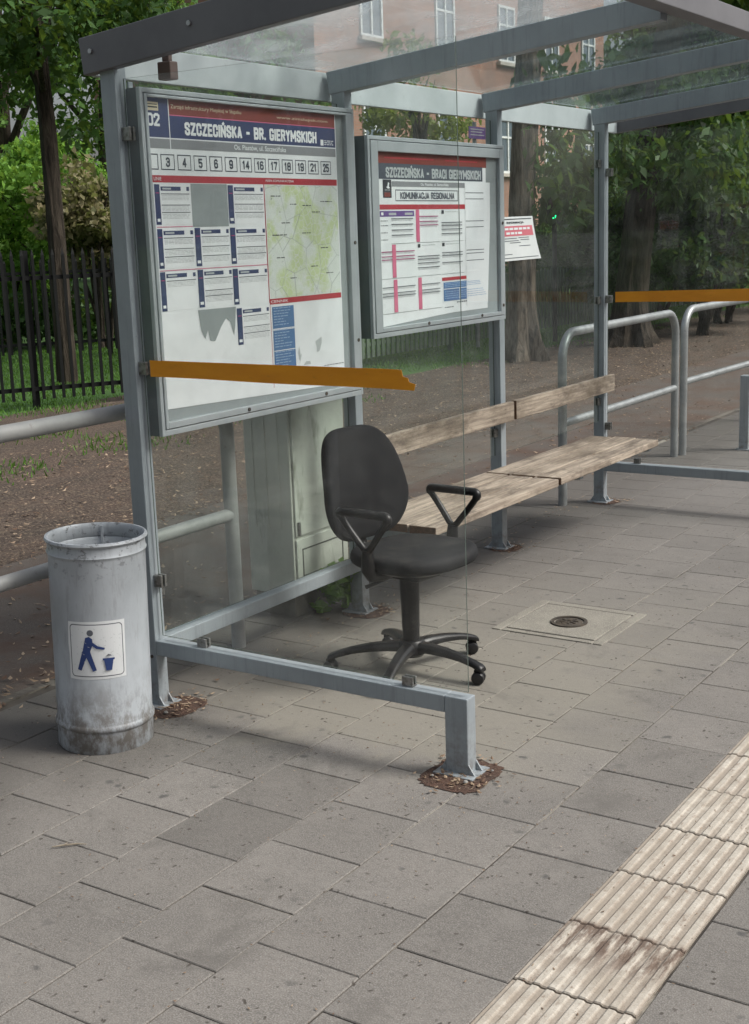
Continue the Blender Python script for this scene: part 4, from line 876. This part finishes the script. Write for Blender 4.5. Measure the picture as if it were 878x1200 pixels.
# ================================================================== FENCES
def pt(a, b, t): return Vector((a[0]+(b[0]-a[0])*t, a[1]+(b[1]-a[1])*t, 0))
def fence(name, label, cat, A_, B_, h, step, pw, pd, rails, postevery, mat, tip=0, jitter=0, zb=.06, grp=None):
    L = math.hypot(B_[0]-A_[0], B_[1]-A_[1]); t = thing(name, (A_[0], A_[1], 0), label, cat, grp); ang = math.atan2(B_[1]-A_[1], B_[0]-A_[0])
    mb = MB(); n_ = int(L/step)
    for i in range(n_+1):
        c = pt(A_, B_, i/n_); hh = h+random.uniform(-jitter, jitter); mt = Matrix.Translation(c) @ Matrix.Rotation(ang, 4, 'Z') @ Matrix.Rotation(random.uniform(-.01, .01)*(jitter > 0), 4, 'Y')
        if tip:
            mb.box(-pw/2, pw/2, -pd/2, pd/2, zb, hh-tip, mat=mt)
            v = [mt @ Vector(q) for q in ((-pw/2, -pd/2, hh-tip), (pw/2, -pd/2, hh-tip), (pw/2, pd/2, hh-tip), (-pw/2, pd/2, hh-tip), (0, 0, hh))]
            mb.add(v, [(0, 1, 4), (1, 2, 4), (2, 3, 4), (3, 0, 4)])
        else: mb.box(-pw/2, pw/2, -pd/2, pd/2, zb, hh, mat=mt)
    mb.build('pickets', mat, t)
    for z in rails:
        mt = Matrix.Translation((A_[0], A_[1], z)) @ Matrix.Rotation(ang, 4, 'Z'); MB().box(0, L, pd/2+.001, pd/2+.03, -.022, .022, mat=mt).build('rail', mat, t)
    k = max(1, round(L/postevery))
    for i in range(k+1):
        mt = Matrix.Translation(pt(A_, B_, i/k)) @ Matrix.Rotation(ang, 4, 'Z'); MB().box(-.035, .035, pd/2+.032, pd/2+.095, -.05, h-.02, mat=mt).build('fence_post', mat, t)
    return t
fence('iron_fence', 'tall black iron picket fence in front of the bright green shrubs', 'fence', (-9.6, 2.4), (-6.25, 8.0), 1.62, .105, .030, .026, (.17, 1.32), 2.6, 'iron_fence', tip=.07)
fence('picket_fence', 'low green wooden picket fence behind the large tree trunks', 'fence', (-6.3, 8.2), (-5.9, 27.0), 1.02, .115, .062, .018, (.25, .80), 2.4, 'green_picket', tip=.03, jitter=.02, zb=.08)

fa_, fb_ = (-14.6, 6.3), (-9.6, 13.6)
fence('iron_fence', 'farther dark iron fence running in front of the low hedge', 'fence', fa_, fb_, 1.45, .13, .035, .03, (.2, 1.25), 2.6, 'iron_fence', tip=.05)

# ================================================================== FOLIAGE
def leaf_cloud(seed, clumps, per, spread, leaf, droop=.3, flat_=.7, flip=None, ratio=.5):
    """clumps: array (n,3) centres; returns mesh with two-faced folded leaves and a per-face tint."""
    rg = np.random.RandomState(seed); C = np.asarray(clumps); n_ = len(C); tot = n_*per
    ci = np.repeat(np.arange(n_), per)
    d = rg.normal(0, 1, (tot, 3)); d /= np.linalg.norm(d, axis=1)[:, None]; d *= (rg.rand(tot, 1)**.5)*spread; d[:, 2] *= flat_
    P_ = C[ci]+d
    ax = rg.normal(0, 1, (tot, 3)); ax[:, 2] -= droop*1.6; ax += d/spread*.7; ax /= np.linalg.norm(ax, axis=1)[:, None]
    nr = rg.normal(0, 1, (tot, 3)); nr[:, 2] += .8; sd_ = np.cross(ax, nr); sd_ /= (np.linalg.norm(sd_, axis=1)[:, None]+1e-6); nn = np.cross(sd_, ax)
    L = leaf*(.45+1.1*rg.rand(tot, 1)**1.3); Wd = L*ratio
    v0 = P_-ax*L*.5; v1 = P_+sd_*Wd*.5+nn*L*.10-ax*L*.05; v2 = P_+ax*L*.5; v3 = P_-sd_*Wd*.5+nn*L*.10-ax*L*.05
    V = np.stack([v0, v1, v2, v3], 1).reshape(-1, 3)
    F = np.arange(tot*4).reshape(-1, 4)
    ct = rg.rand(n_)*.55; ti = np.clip(ct[ci]+rg.rand(tot)*.45, 0, 1)
    me = bpy.data.meshes.new('foliage'); me.vertices.add(len(V)); me.vertices.foreach_set('co', V.ravel())
    me.loops.add(tot*4); me.loops.foreach_set('vertex_index', F.ravel()); me.polygons.add(tot); me.polygons.foreach_set('loop_start', np.arange(0, tot*4, 4))
    a = me.attributes.new('tint', 'FLOAT', 'FACE'); a.data.foreach_set('value', ti); me.update(calc_edges=True); return me
def ell(seed, n_, rx, ry, rz, shell=.45, bumps=5):
    rg = np.random.RandomState(seed); d = rg.normal(0, 1, (n_, 3)); d /= np.linalg.norm(d, axis=1)[:, None]
    b = rg.normal(0, 1, (bumps, 3)); b /= np.linalg.norm(b, axis=1)[:, None]; rr = .62+.38*np.max(np.clip(d@b.T, 0, 1)**2.5, axis=1)
    r = (shell+(1-shell)*rg.rand(n_))**.8; return d*(r*rr)[:, None]*np.array([rx, ry, rz])
def place_mesh(me, name, mat, parent, loc):
    me.materials.clear(); me.materials.append(M[mat]); o = bpy.data.objects.new(name, me); sc.collection.objects.link(o)
    if parent: o.parent = parent
    o.location = loc; return o
def tree(name, label, base, trunk_pts, radii, crown_c, crown_r, mat, nclump, per, leaf, spread, bark='bark_dark', seed=1, limbs=6, flare=0, grp=None, droop=.4, extra=None, ratio=.5):
    t = thing(name, (base[0], base[1], 0), label, 'tree', grp); rg = random.Random(seed)
    mb = MB(); P_ = [Vector(q) for q in trunk_pts]
    # resample the trunk with a little wobble
    pts, rr = [], []; K = 8
    for i in range(len(P_)-1):
        for q in range(K):
            f_ = q/K; pts.append(P_[i].lerp(P_[i+1], f_)); rr.append(radii[i]*(1-f_)+radii[i+1]*f_)
    pts.append(P_[-1]); rr.append(radii[-1])
    seg = 28; b0 = len(mb.v); ph = rg.uniform(0, 6)
    for i, (c, r) in enumerate(zip(pts, rr)):
        for j in range(seg):
            a = 2*math.pi*j/seg; z = c.z
            fl = 1+flare*math.exp(-max(z, 0)/.28)*(1+.5*math.sin(5*a+ph)+.25*math.sin(9*a+1.7*ph)); ru = 1+.07*math.sin(6*a+ph+z*.8)+.05*math.sin(11*a-ph+z*1.7)+rg.uniform(-.015, .015)
            mb.v.append((c.x+r*fl*ru*math.cos(a), c.y+r*fl*ru*math.sin(a), c.z))
    for i in range(len(pts)-1):
        for j in range(seg): mb.f.append((i*seg+j, i*seg+(j+1) % seg, (i+1)*seg+(j+1) % seg, (i+1)*seg+j)); mb.mi.append(0); mb.sm.append(True)
    mb.build('trunk', bark, t)
    lm = MB(); top = P_[-1]
    for i in range(limbs):
        st_ = P_[-2].lerp(top, rg.uniform(.2, 1)) if len(P_) > 2 else P_[0].lerp(top, rg.uniform(.55, 1))
        e_ = Vector(crown_c)+Vector((rg.uniform(-.75, .75)*crown_r[0], rg.uniform(-.75, .75)*crown_r[1], rg.uniform(-.3, .75)*crown_r[2]))
        mid = st_.lerp(e_, .5)+Vector((rg.uniform(-.3, .3), rg.uniform(-.3, .3), rg.uniform(0, .5))); r0 = radii[-1]*rg.uniform(.45, .8)
        lm.tube([st_, st_.lerp(mid, .5)+Vector((0, 0, .06)), mid, mid.lerp(e_, .5)+Vector((0, 0, .05)), e_], [r0, r0*.8, r0*.6, r0*.35, r0*.12], 8)
    if limbs: lm.build('limbs', bark, t)
    cl = ell(seed, nclump, *crown_r, shell=.25)+np.array(crown_c)
    if extra is not None: cl = np.concatenate([cl, np.array(extra)])
    cl = cl-np.array([base[0], base[1], 0])
    me = leaf_cloud(seed, cl, per, spread, leaf, droop, ratio=ratio); place_mesh(me, 'crown', mat, t, (0, 0, 0)); return t
def bush(name, label, c, r, mat, nclump, per, leaf, spread, seed, cat='shrub', grp=None, ratio=.5):
    t = thing(name, (c[0], c[1], 0), label, cat, grp); me = leaf_cloud(seed, ell(seed, nclump, *r, shell=.3)+np.array([0, 0, c[2]]), per, spread, leaf, .15, ratio=ratio)
    place_mesh(me, 'foliage', mat, t, (0, 0, 0))
    mb = MB(); rg = random.Random(seed)
    for i in range(7): mb.tube([(c[0]+rg.uniform(-.15, .15), c[1]+rg.uniform(-.15, .15), -.05), (c[0]+rg.uniform(-.4, .4)*r[0], c[1]+rg.uniform(-.4, .4)*r[1], c[2]*.8), (c[0]+rg.uniform(-.7, .7)*r[0], c[1]+rg.uniform(-.7, .7)*r[1], c[2]+r[2]*.5)], [.035, .022, .008], 6)
    mb.build('stems', 'bark_dark', t); return t
def polar(px, d):
    a = YAW-math.atan((px-439)/1521.3); return (CAM.x-math.sin(a)*d, CAM.y+math.cos(a)*d)
TR = 'trees behind the shelter'
# left: slim tree in front of the shrubs, with a dark loose crown
tree('slim_tree', 'slim dark tree with a loose crown behind the iron fence at the left', (-9.0, 8.1), [(-9.0, 8.1, -.1), (-9.0, 8.12, 1.5), (-9.08, 8.2, 3.0), (-9.15, 8.2, 4.6)], [.125, .10, .095, .08], (-8.7, 7.9, 4.35), (2.6, 2.6, 1.75), 'leaf_dark', 50, 150, .125, .42, seed=3, limbs=9, grp=TR)
for i, (px, d, z, r, mt, lb, nm) in enumerate((
    (20, 24, 2.0, (2.3, 2.3, 1.7), 'leaf_bright', 'bright green shrub at the left edge behind the iron fence', 'round_shrub'),
    (78, 26, 2.2, (2.2, 2.2, 2.0), 'leaf_bright', 'bright green shrub behind the slim dark trunk', 'round_shrub'),
    (128, 22, 2.0, (1.15, 1.15, 1.15), 'leaf_brown', 'small pale brown and green shrub beside the left shelter post', 'variegated_shrub'),
    (-60, 27, 2.4, (2.6, 2.6, 2.2), 'leaf_mid', 'mid green shrub beyond the left edge', 'round_shrub'))):
    x, y = polar(px, d); bush(nm, lb, (x, y, z), r, mt, 120 if r[0] > 2 else 55, 130, .115, .34, 20+i, grp='shrubs behind the iron fence', ratio=.6)
# low dark hedge behind the lawn
hx = [polar(px, 22.5+.006*(px)) for px in range(-120, 260, 9)]
rgn = np.random.RandomState(5); cl = np.array([[x+rgn.normal(0, .3), y+rgn.normal(0, .3), rgn.uniform(.12, .78)] for x, y in hx for _ in range(5)])
t = thing('hedge', (hx[0][0], hx[0][1], 0), 'low dark clipped hedge across the lawn behind the iron fence', 'hedge')
me = leaf_cloud(9, cl-np.array([hx[0][0], hx[0][1], 0]), 60, .35, .10, .1); place_mesh(me, 'foliage', 'leaf_dark', t, (0, 0, 0))
# tall backdrop trees at the left
x, y = polar(30, 38); tree('broad_tree', 'tall broad tree far behind the left shrubs with sky showing through', (x, y), [(x, y, 0), (x, y, 3), (x+.3, y, 6)], [.3, .25, .2], (x, y, 7.2), (4.2, 4.2, 3.6), 'leaf_mid', 22, 75, .26, .7, seed=31, grp=TR)
x, y = polar(150, 34); tree('broad_tree', 'tall broad tree far behind the shelter gable', (x, y), [(x, y, 0), (x, y, 3), (x+.3, y, 6)], [.3, .25, .2], (x, y, 6.8), (3.9, 3.9, 3.4), 'leaf_mid', 100, 75, .24, .85, seed=32, grp=TR)
x, y = polar(300, 40); tree('broad_tree', 'broad tree far behind the large display case', (x, y), [(x, y, 0), (x, y, 3), (x+.3, y, 5)], [.3, .25, .2], (x, y, 5.6), (4.2, 4.2, 3.6), 'leaf_mid', 80, 70, .28, .9, seed=33, grp=TR)
x, y = polar(500, 32); tree('yellow_green_tree', 'pale yellow green tree seen above the smaller display case', (x, y), [(x, y, 0), (x, y, 2.4), (x+.2, y, 4)], [.2, .16, .12], (x, y, 4.3), (1.7, 1.7, 2.0), 'leaf_yellow', 40, 70, .18, .5, seed=34, grp=TR)
# big trunks behind the picket fence line
tree('old_tree', 'old tree with a flared furrowed trunk behind the paper notice', (-4.65, 12.0), [(-4.65, 12.0, -.12), (-4.66, 12.0, .6), (-4.68, 12.05, 2.0), (-4.60, 12.1, 3.6), (-4.5, 12.2, 6.0)], [.185, .172, .16, .15, .13], (-4.0, 12.8, 7.2), (3.2, 3.2, 2.0), 'leaf_dark', 70, 75, .17, .6, bark='bark', seed=41, flare=.75, grp=TR,
     extra=[(polar(672+random.uniform(-24, 26), 17.5+random.uniform(-.6, .6))+(z,)) for z in np.linspace(1.95, 3.6, 12)], droop=.9)
tree('old_tree', 'old leaning tree with a pale trunk behind the far shelter post', (-4.15, 14.3), [(-4.15, 14.3, -.12), (-4.12, 14.3, .6), (-4.0, 14.4, 2.0), (-3.78, 14.5, 3.6), (-3.4, 14.7, 6.0)], [.235, .215, .20, .185, .16], (-2.6, 16.4, 5.0), (2.9, 2.9, 2.4), 'leaf_dark', 130, 130, .13, .55, bark='bark_dark', seed=42, flare=.7, grp=TR, droop=.7,
     extra=[(polar(random.uniform(725, 870), 18+random.uniform(-1.2, 2))+(random.uniform(2.0, 3.4),)) for _ in range(34)])
for i, (px, d, z, r, mt, lb) in enumerate((
    (700, 27, 1.9, (1.7, 1.7, 1.7), 'leaf_dark', 'dark shrub behind the leaning tree trunk'),
    (775, 25, 1.7, (1.8, 1.8, 1.6), 'leaf_dark', 'dark shrub right of the leaning tree trunk'),
    (850, 23, 1.8, (1.9, 1.9, 1.7), 'leaf_mid', 'green shrub above the right railing'),
    (915, 26, 2.4, (2.4, 2.4, 2.3), 'leaf_mid', 'green shrub at the right edge of the photo'),
    (745, 21.5, 1.3, (1.0, 1.0, 1.2), 'leaf_dark', 'low dark shrub at the foot of the leaning tree'),
    (835, 20.5, 1.5, (1.3, 1.3, 1.4), 'leaf_dark', 'full dark shrub directly above the right railing'),
    (660, 30, .9, (1.6, 1.6, .9), 'leaf_dark', 'dark shrub behind the old tree and the picket fence'))):
    x, y = polar(px, d); bush('dark_shrub', lb, (x, y, z), r, mt, 100, 110, .125, .40, 50+i, grp='shrubs behind the picket fence', ratio=.45)
for i, (px, d) in enumerate(((815, 34), (900, 33), (985, 30))):
    x, y = polar(px, d); tree('dense_tree', ['dense dark tree behind the shelter roof', 'dense dark tree over the right railing', 'dense dark tree outside the right edge', 'dense dark tree behind the far post'][i], (x, y), [(x, y, 0), (x, y, 3), (x+.3, y, 6)], [.3, .25, .2], (x, y, 5.4), (3.4, 3.4, 4.2), 'leaf_dark', 110, 75, .24, .75, seed=60+i, grp=TR)
x, y = (-3.2, -7.5); tree('sky_blocking_tree', 'unseen leafy tree added beside the footpath left of the viewer to block sky light', (x, y), [(x, y, -.1), (x, y, 2), (x+.1, y, 3.2)], [.2, .17, .14], (x+.6, y, 4.0), (3.2, 2.6, 3.0), 'leaf_mid', 110, 60, .24, .7, seed=71)  # two unseen trees added to block sky and darken the shelter's near faces
x, y = (1.6, -10.5); tree('sky_blocking_tree', 'unseen leafy tree added by the paving behind the viewer to block sky light', (x, y), [(x, y, -.1), (x, y, 2), (x+.1, y, 3.2)], [.2, .17, .14], (x, y, 4.0), (3.2, 2.6, 3.0), 'leaf_mid', 110, 60, .24, .7, seed=72)
# far wood behind everything: reads as one mass
rgn = np.random.RandomState(8); cl = []
for px in range(-500, 1250, 16):
    if 470 < px < 690: zt = 3.0
    elif px < 250: zt = 5.5
    else: zt = 9
    for _ in range(5): a = polar(px+rgn.uniform(-10, 10), 62+rgn.uniform(-3, 3)); cl.append((a[0], a[1], rgn.uniform(.5, zt)))
me = leaf_cloud(77, np.array(cl), 42, 1.9, .5, .2); o = place_mesh(me, 'distant_wood', 'leaf_dark', None, (0, 0, 0)); tag(o, 'distant dark wood closing the view behind the park trees', 'wood', kind='stuff')

# weed at the foot of the cabinet
t = thing('weed_clump', (-.13, 1.33, 0), 'bright green weed growing beside the second shelter post', 'plant')
cl = np.array([[random.uniform(-.05, .06), random.uniform(-.11, .06), random.uniform(.03, .19)] for _ in range(20)])
me = leaf_cloud(91, cl, 13, .05, .055, .05, .8, ratio=.85); place_mesh(me, 'leaves', 'leaf_bright', t, (0, 0, 0))

# grass and litter
def blades(seed, area, n_, h, wd, mat, name, label, cat, dens=None, z0=-.035):
    rg = np.random.RandomState(seed); P_ = np.stack([rg.uniform(area[0], area[1], n_), rg.uniform(area[2], area[3], n_), np.full(n_, z0)], 1)
    if dens is not None: P_ = P_[dens(P_, rg)]; n_ = len(P_)
    a = rg.uniform(0, 2*np.pi, n_); hh = h*(.4+rg.rand(n_)); s_ = np.stack([np.cos(a), np.sin(a), 0*a], 1)*wd; le = np.stack([rg.normal(0, .35, n_)*hh, rg.normal(0, .35, n_)*hh, hh], 1)
    V = np.stack([P_-s_, P_+s_, P_+s_*.6+le*.6, P_-s_*.6+le*.6, P_+le], 1).reshape(-1, 3)
    me = bpy.data.meshes.new(name); b = np.arange(n_)[:, None]*5
    me.from_pydata(V.tolist(), [], np.concatenate([b+np.array([[0, 1, 2, 3]])], 0).tolist()+np.concatenate([b+np.array([[3, 2, 4]])], 0).tolist())
    at = me.attributes.new('tint', 'FLOAT', 'FACE'); ti = rg.rand(n_); at.data.foreach_set('value', np.concatenate([ti, ti]))
    o = place_mesh(me, name, mat, None, (0, 0, 0)); tag(o, label, cat, kind='stuff'); return o
blades(1, (-13.5, -4.3, 3, 24), 120000, .035, .006, 'grass', 'grass', 'short green grass growing around and behind the fences', 'grass', lambda P_, rg: rg.rand(len(P_)) < np.clip((-P_[:, 0]-np.where(P_[:, 1] < 7.8, 6.9, 4.9)+.35*np.sin(P_[:, 1]*2.3))*1.2, 0, 1))
blades(2, (-7.2, -4.1, 2.0, 8.0), 5200, .05, .007, 'grass', 'weeds', 'patchy weeds on the bare earth by the iron fence', 'weeds', lambda P_, rg: np.sin(P_[:, 0]*5)+np.cos(P_[:, 1]*4)+rg.normal(0, .5, len(P_)) > .3, -.03)
def litter(seed, pts, size, name, label, cat='leaf litter', flat_=.25):
    rg = np.random.RandomState(seed); P_ = np.array(pts); n_ = len(P_); a = rg.uniform(0, 2*np.pi, n_); L = size*(.4+rg.rand(n_)*.9); wr = rg.uniform(.2, .6, n_)
    ax = np.stack([np.cos(a), np.sin(a), rg.normal(0, flat_, n_)], 1)*L[:, None]; sd_ = np.stack([-np.sin(a), np.cos(a), rg.normal(0, flat_, n_)], 1)*(L*wr)[:, None]
    cup = np.zeros((n_, 3)); cup[:, 2] = L*.18*rg.rand(n_)+.001
    V = np.stack([P_-ax*.5+cup, P_+sd_*.5, P_+ax*.5+cup, P_-sd_*.5+cup*.6], 1).reshape(-1, 3); V[:, 2] = np.maximum(V[:, 2], P_[:, 2].repeat(4)+.0006)
    me = bpy.data.meshes.new(name); me.from_pydata(V.tolist(), [], np.arange(n_*4).reshape(-1, 4).tolist())
    at = me.attributes.new('tint', 'FLOAT', 'FACE'); at.data.foreach_set('value', rg.rand(n_)**1.4)
    o = place_mesh(me, name, 'litter', None, (0, 0, 0)); tag(o, label, cat, kind='stuff'); return o
def dirt_patch(cx, cy, rx, ry, seed, sq=4):
    rg = random.Random(seed); mb = MB(); n_ = 44; rings = 5
    for k in range(rings+1):
        f_ = 1-k/rings
        for j in range(n_):
            t = 2*math.pi*j/n_; q = se(t, rx, ry, sq); w_ = 1+rg.uniform(-.07, .07)
            mb.v.append((cx+q[0]*f_*w_, cy+q[1]*f_*w_, .0022+.006*(1-f_)*rg.uniform(.3, 1)))
    for k in range(rings):
        for j in range(n_): mb.f.append((k*n_+j, k*n_+(j+1) % n_, (k+1)*n_+(j+1) % n_, (k+1)*n_+j)); mb.mi.append(0); mb.sm.append(True)
    return tag(mb.build('earth_patch', 'hole_dirt'), kind='structure')
dirt_patch(1.250, .005, .105, .125, 1); dirt_patch(.055, .03, .085, .11, 2, 3); dirt_patch(.00, 1.35, .10, .10, 3, 2.4); dirt_patch(-.0, 2.67, .085, .09, 4, 2.2); dirt_patch(-.0, 3.98, .08, .09, 5, 2.2)
P_ = []
rg = random.Random(4)
for (cx, cy, rx, ry, n_) in ((1.25, .005, .12, .13, 170), (.06, .03, .10, .13, 120), (.03, 1.38, .13, .13, 110), (.02, 2.70, .13, .14, 90), (.03, 4.0, .14, .12, 90), (-.12, 2.0, .12, .9, 90), (-.15, 3.3, .1, .8, 70), (.04, .7, .1, .5, 40)):
    for _ in range(n_): P_.append((cx+rg.gauss(0, rx*.5), cy+rg.gauss(0, ry*.5), .006))
litter(1, P_, .020, 'leaf_litter', 'dry brown leaf scraps gathered around the shelter post bases')
P_ = [(rg.uniform(-.4, 3.0), rg.uniform(-2.2, 6.5), .0025) for _ in range(2600)]
for _ in range(420):
    k_ = rg.randint(0, 6); xx = 1.9066-.3005*k_; P_.append((xx+rg.gauss(0, .006), rg.uniform(-2, 5), .0025))
P_ += [(1.9+rg.random()*.31, rg.uniform(-1.5, 2.5), .006) for _ in range(260)]+[(rg.gauss(1.2, .35), rg.gauss(-.1, .25), .0025) for _ in range(300)]+[(rg.gauss(.2, .3), rg.gauss(-.1, .35), .0025) for _ in range(300)]+[(rg.gauss(.25, .2), rg.uniform(.5, 4.2), .0025) for _ in range(500)]
litter(2, P_, .0085, 'paving_debris', 'tiny brown scraps and bits scattered over the paving', 'debris')
P_ = [(rg.uniform(-5.2, -2.25), rg.uniform(1, 18), -.018) for _ in range(7000)]+[(rg.gauss(-2.25, .12), rg.uniform(0, 12), -.010) for _ in range(900)]+[(rg.gauss(-.62, .09), rg.uniform(-2, 7), .0) for _ in range(900)]+[(rg.uniform(-2.2, -.6), rg.uniform(-1, 9), -.0125) for _ in range(1100)]
litter(3, P_, .035, 'ground_litter', 'dead leaves and twigs over the bare earth and path edges', 'leaf litter')
# pebbles at the post bases
mb = MB(); 
for (cx, cy) in ((1.30, -.055), (1.33, .06), (1.185, -.06), (.075, -.05), (.04, 1.46), (.075, 1.42), (.0, 2.77), (.05, 2.74)):
    r = rg.uniform(.004, .009); k = len(mb.v); mb.lathe([(0, -.5*r), (r*.8, -.3*r), (r, .1*r), (r*.7, .6*r), (0, .8*r)], (cx, cy), 9, z0=.010)
tag(mb.build('pebbles', 'kerb'), 'pale pebbles lying in the dirt around the post bases', 'pebbles', kind='stuff')
# the bigger twig on the near paving
tw = MB().tube([(.50, -.985, .005), (.525, -.965, .008), (.55, -.935, .0055), (.575, -.925, .006)], [.0016, .0028, .0024, .001], 6)
tw.tube([(.525, -.965, .008), (.520, -.942, .007)], [.0014, .0008], 5); tag(tw.build('twig', 'twig'), 'short dry twig lying on the near paving slabs', 'twig')

# ================================================================== DISTANT THINGS
def building(name, label, x, y0, y1, z1, wins, face, depth=9):
    t = thing(name, (x, y0, 0), label, 'building'); xb = x-depth*face
    MB().box(min(x, xb), max(x, xb), y0, y1, -.1, z1).build('wall', 'brick', t)
    MB().prism([(min(x, xb)-.4, z1), (max(x, xb)+.4, z1), ((x+xb)/2, z1+3)], lambda a, b, h: Vector((a, h, b)), y0-.3, y1+.3).build('roof', 'roof_tiles', t)
    for (yy, zz, w_, h_) in wins:
        o1 = MB(); X = x+face*.004; e = .09
        ring(o1, min(X, X+face*.06), max(X, X+face*.06), yy-w_/2, yy+w_/2, zz, zz+h_, e, e, e, e)
        o1.box(min(X, X+face*.06), max(X, X+face*.06), yy-.04, yy+.04, zz+e, zz+h_-e); o1.box(min(X, X+face*.05), max(X, X+face*.05), yy-w_/2+e, yy-.04, zz+h_*.64, zz+h_*.64+.07); o1.box(min(X, X+face*.05), max(X, X+face*.05), yy+.04, yy+w_/2-e, zz+h_*.64, zz+h_*.64+.07)
        f_ = o1.build('window', 'window_white', t)
        MB().box(min(X, X+face*.01), max(X, X+face*.01), yy-w_/2+e, yy+w_/2-e, zz+e, zz+h_-e).build('pane', 'window_glass', f_)
        MB().box(min(X, X+face*.16), max(X, X+face*.16), yy-w_/2-.1, yy+w_/2+.1, zz-.12, zz-.002).build('sill', 'stone_sill', f_)
    return t
wins = [(y, z, 1.25, 1.95) for y in (32.0, 36.5, 40.9, 44.6, 48.0) for z in (7.55, 3.65)]
building('brick_building', 'red brick building with white windows added behind the park trees in place of a reflection', -20, 29, 49.6, 11.4, wins, 1)  # added building, stands in for a facade reflected in glass
wins = [(y, z, 1.3, 2.0) for y in np.arange(-20, 49, 4.1) for z in (1.2, 4.7)]
building('brick_building', 'long red brick building across the road behind the viewer', 24, -24, 50, 9.5, wins, -1)
# signal
t = thing('traffic_light', (-5.3, 14.3, 0), 'small green pedestrian signal glowing among the dark trees', 'traffic light')
MB().tube([(-5.3, 14.3, 0), (-5.3, 14.3, 1.72)], .035, 12).build('pole', 'iron_fence', t)
MB().box(-5.40, -5.24, 14.22, 14.38, 1.70, 2.12).build('housing', 'iron_fence', t, bevel=.01)
for z, mt in ((1.812, 'signal_green'), (2.0, 'signal_off')):
    mb = MB().lathe([(0, .006), (.038 if mt == 'signal_green' else .06, .004), (.042 if mt == 'signal_green' else .065, 0)], seg=20); nv = Vector((.43, -.90, 0)).normalized(); q = Vector((-5.32, 14.3, z))+nv*.125
    sx = Vector((nv.y, -nv.x, 0)); mb.v = [tuple(q+sx*a[0]+Vector((0, 0, 1))*a[1]+nv*a[2]) for a in mb.v]; mb.build('lens', mt, t)
t = thing('street_sign', (-6.0, 13.22, 0), 'small purple street sign on a pole above the smaller display case', 'sign')
MB().tube([(-6.0, 13.22, 0), (-6.0, 13.22, 3.12)], .03, 10).build('pole', 'galv', t)
mb = MB().box(-5.965, -5.955, 12.99, 13.46, 2.89, 3.05, 0); 
for v, a, b in ((3.01, 13.03, 13.42), (2.975, 13.03, 13.36), (2.935, 13.03, 13.42)): mb.add([(-5.9535, a, v), (-5.9535, b, v), (-5.9535, b, v+.012), (-5.9535, a, v+.012)], [(0, 1, 2, 3)], 1)
mb.build('plate', ['ink_purple', 'ink_palegrey'], t)
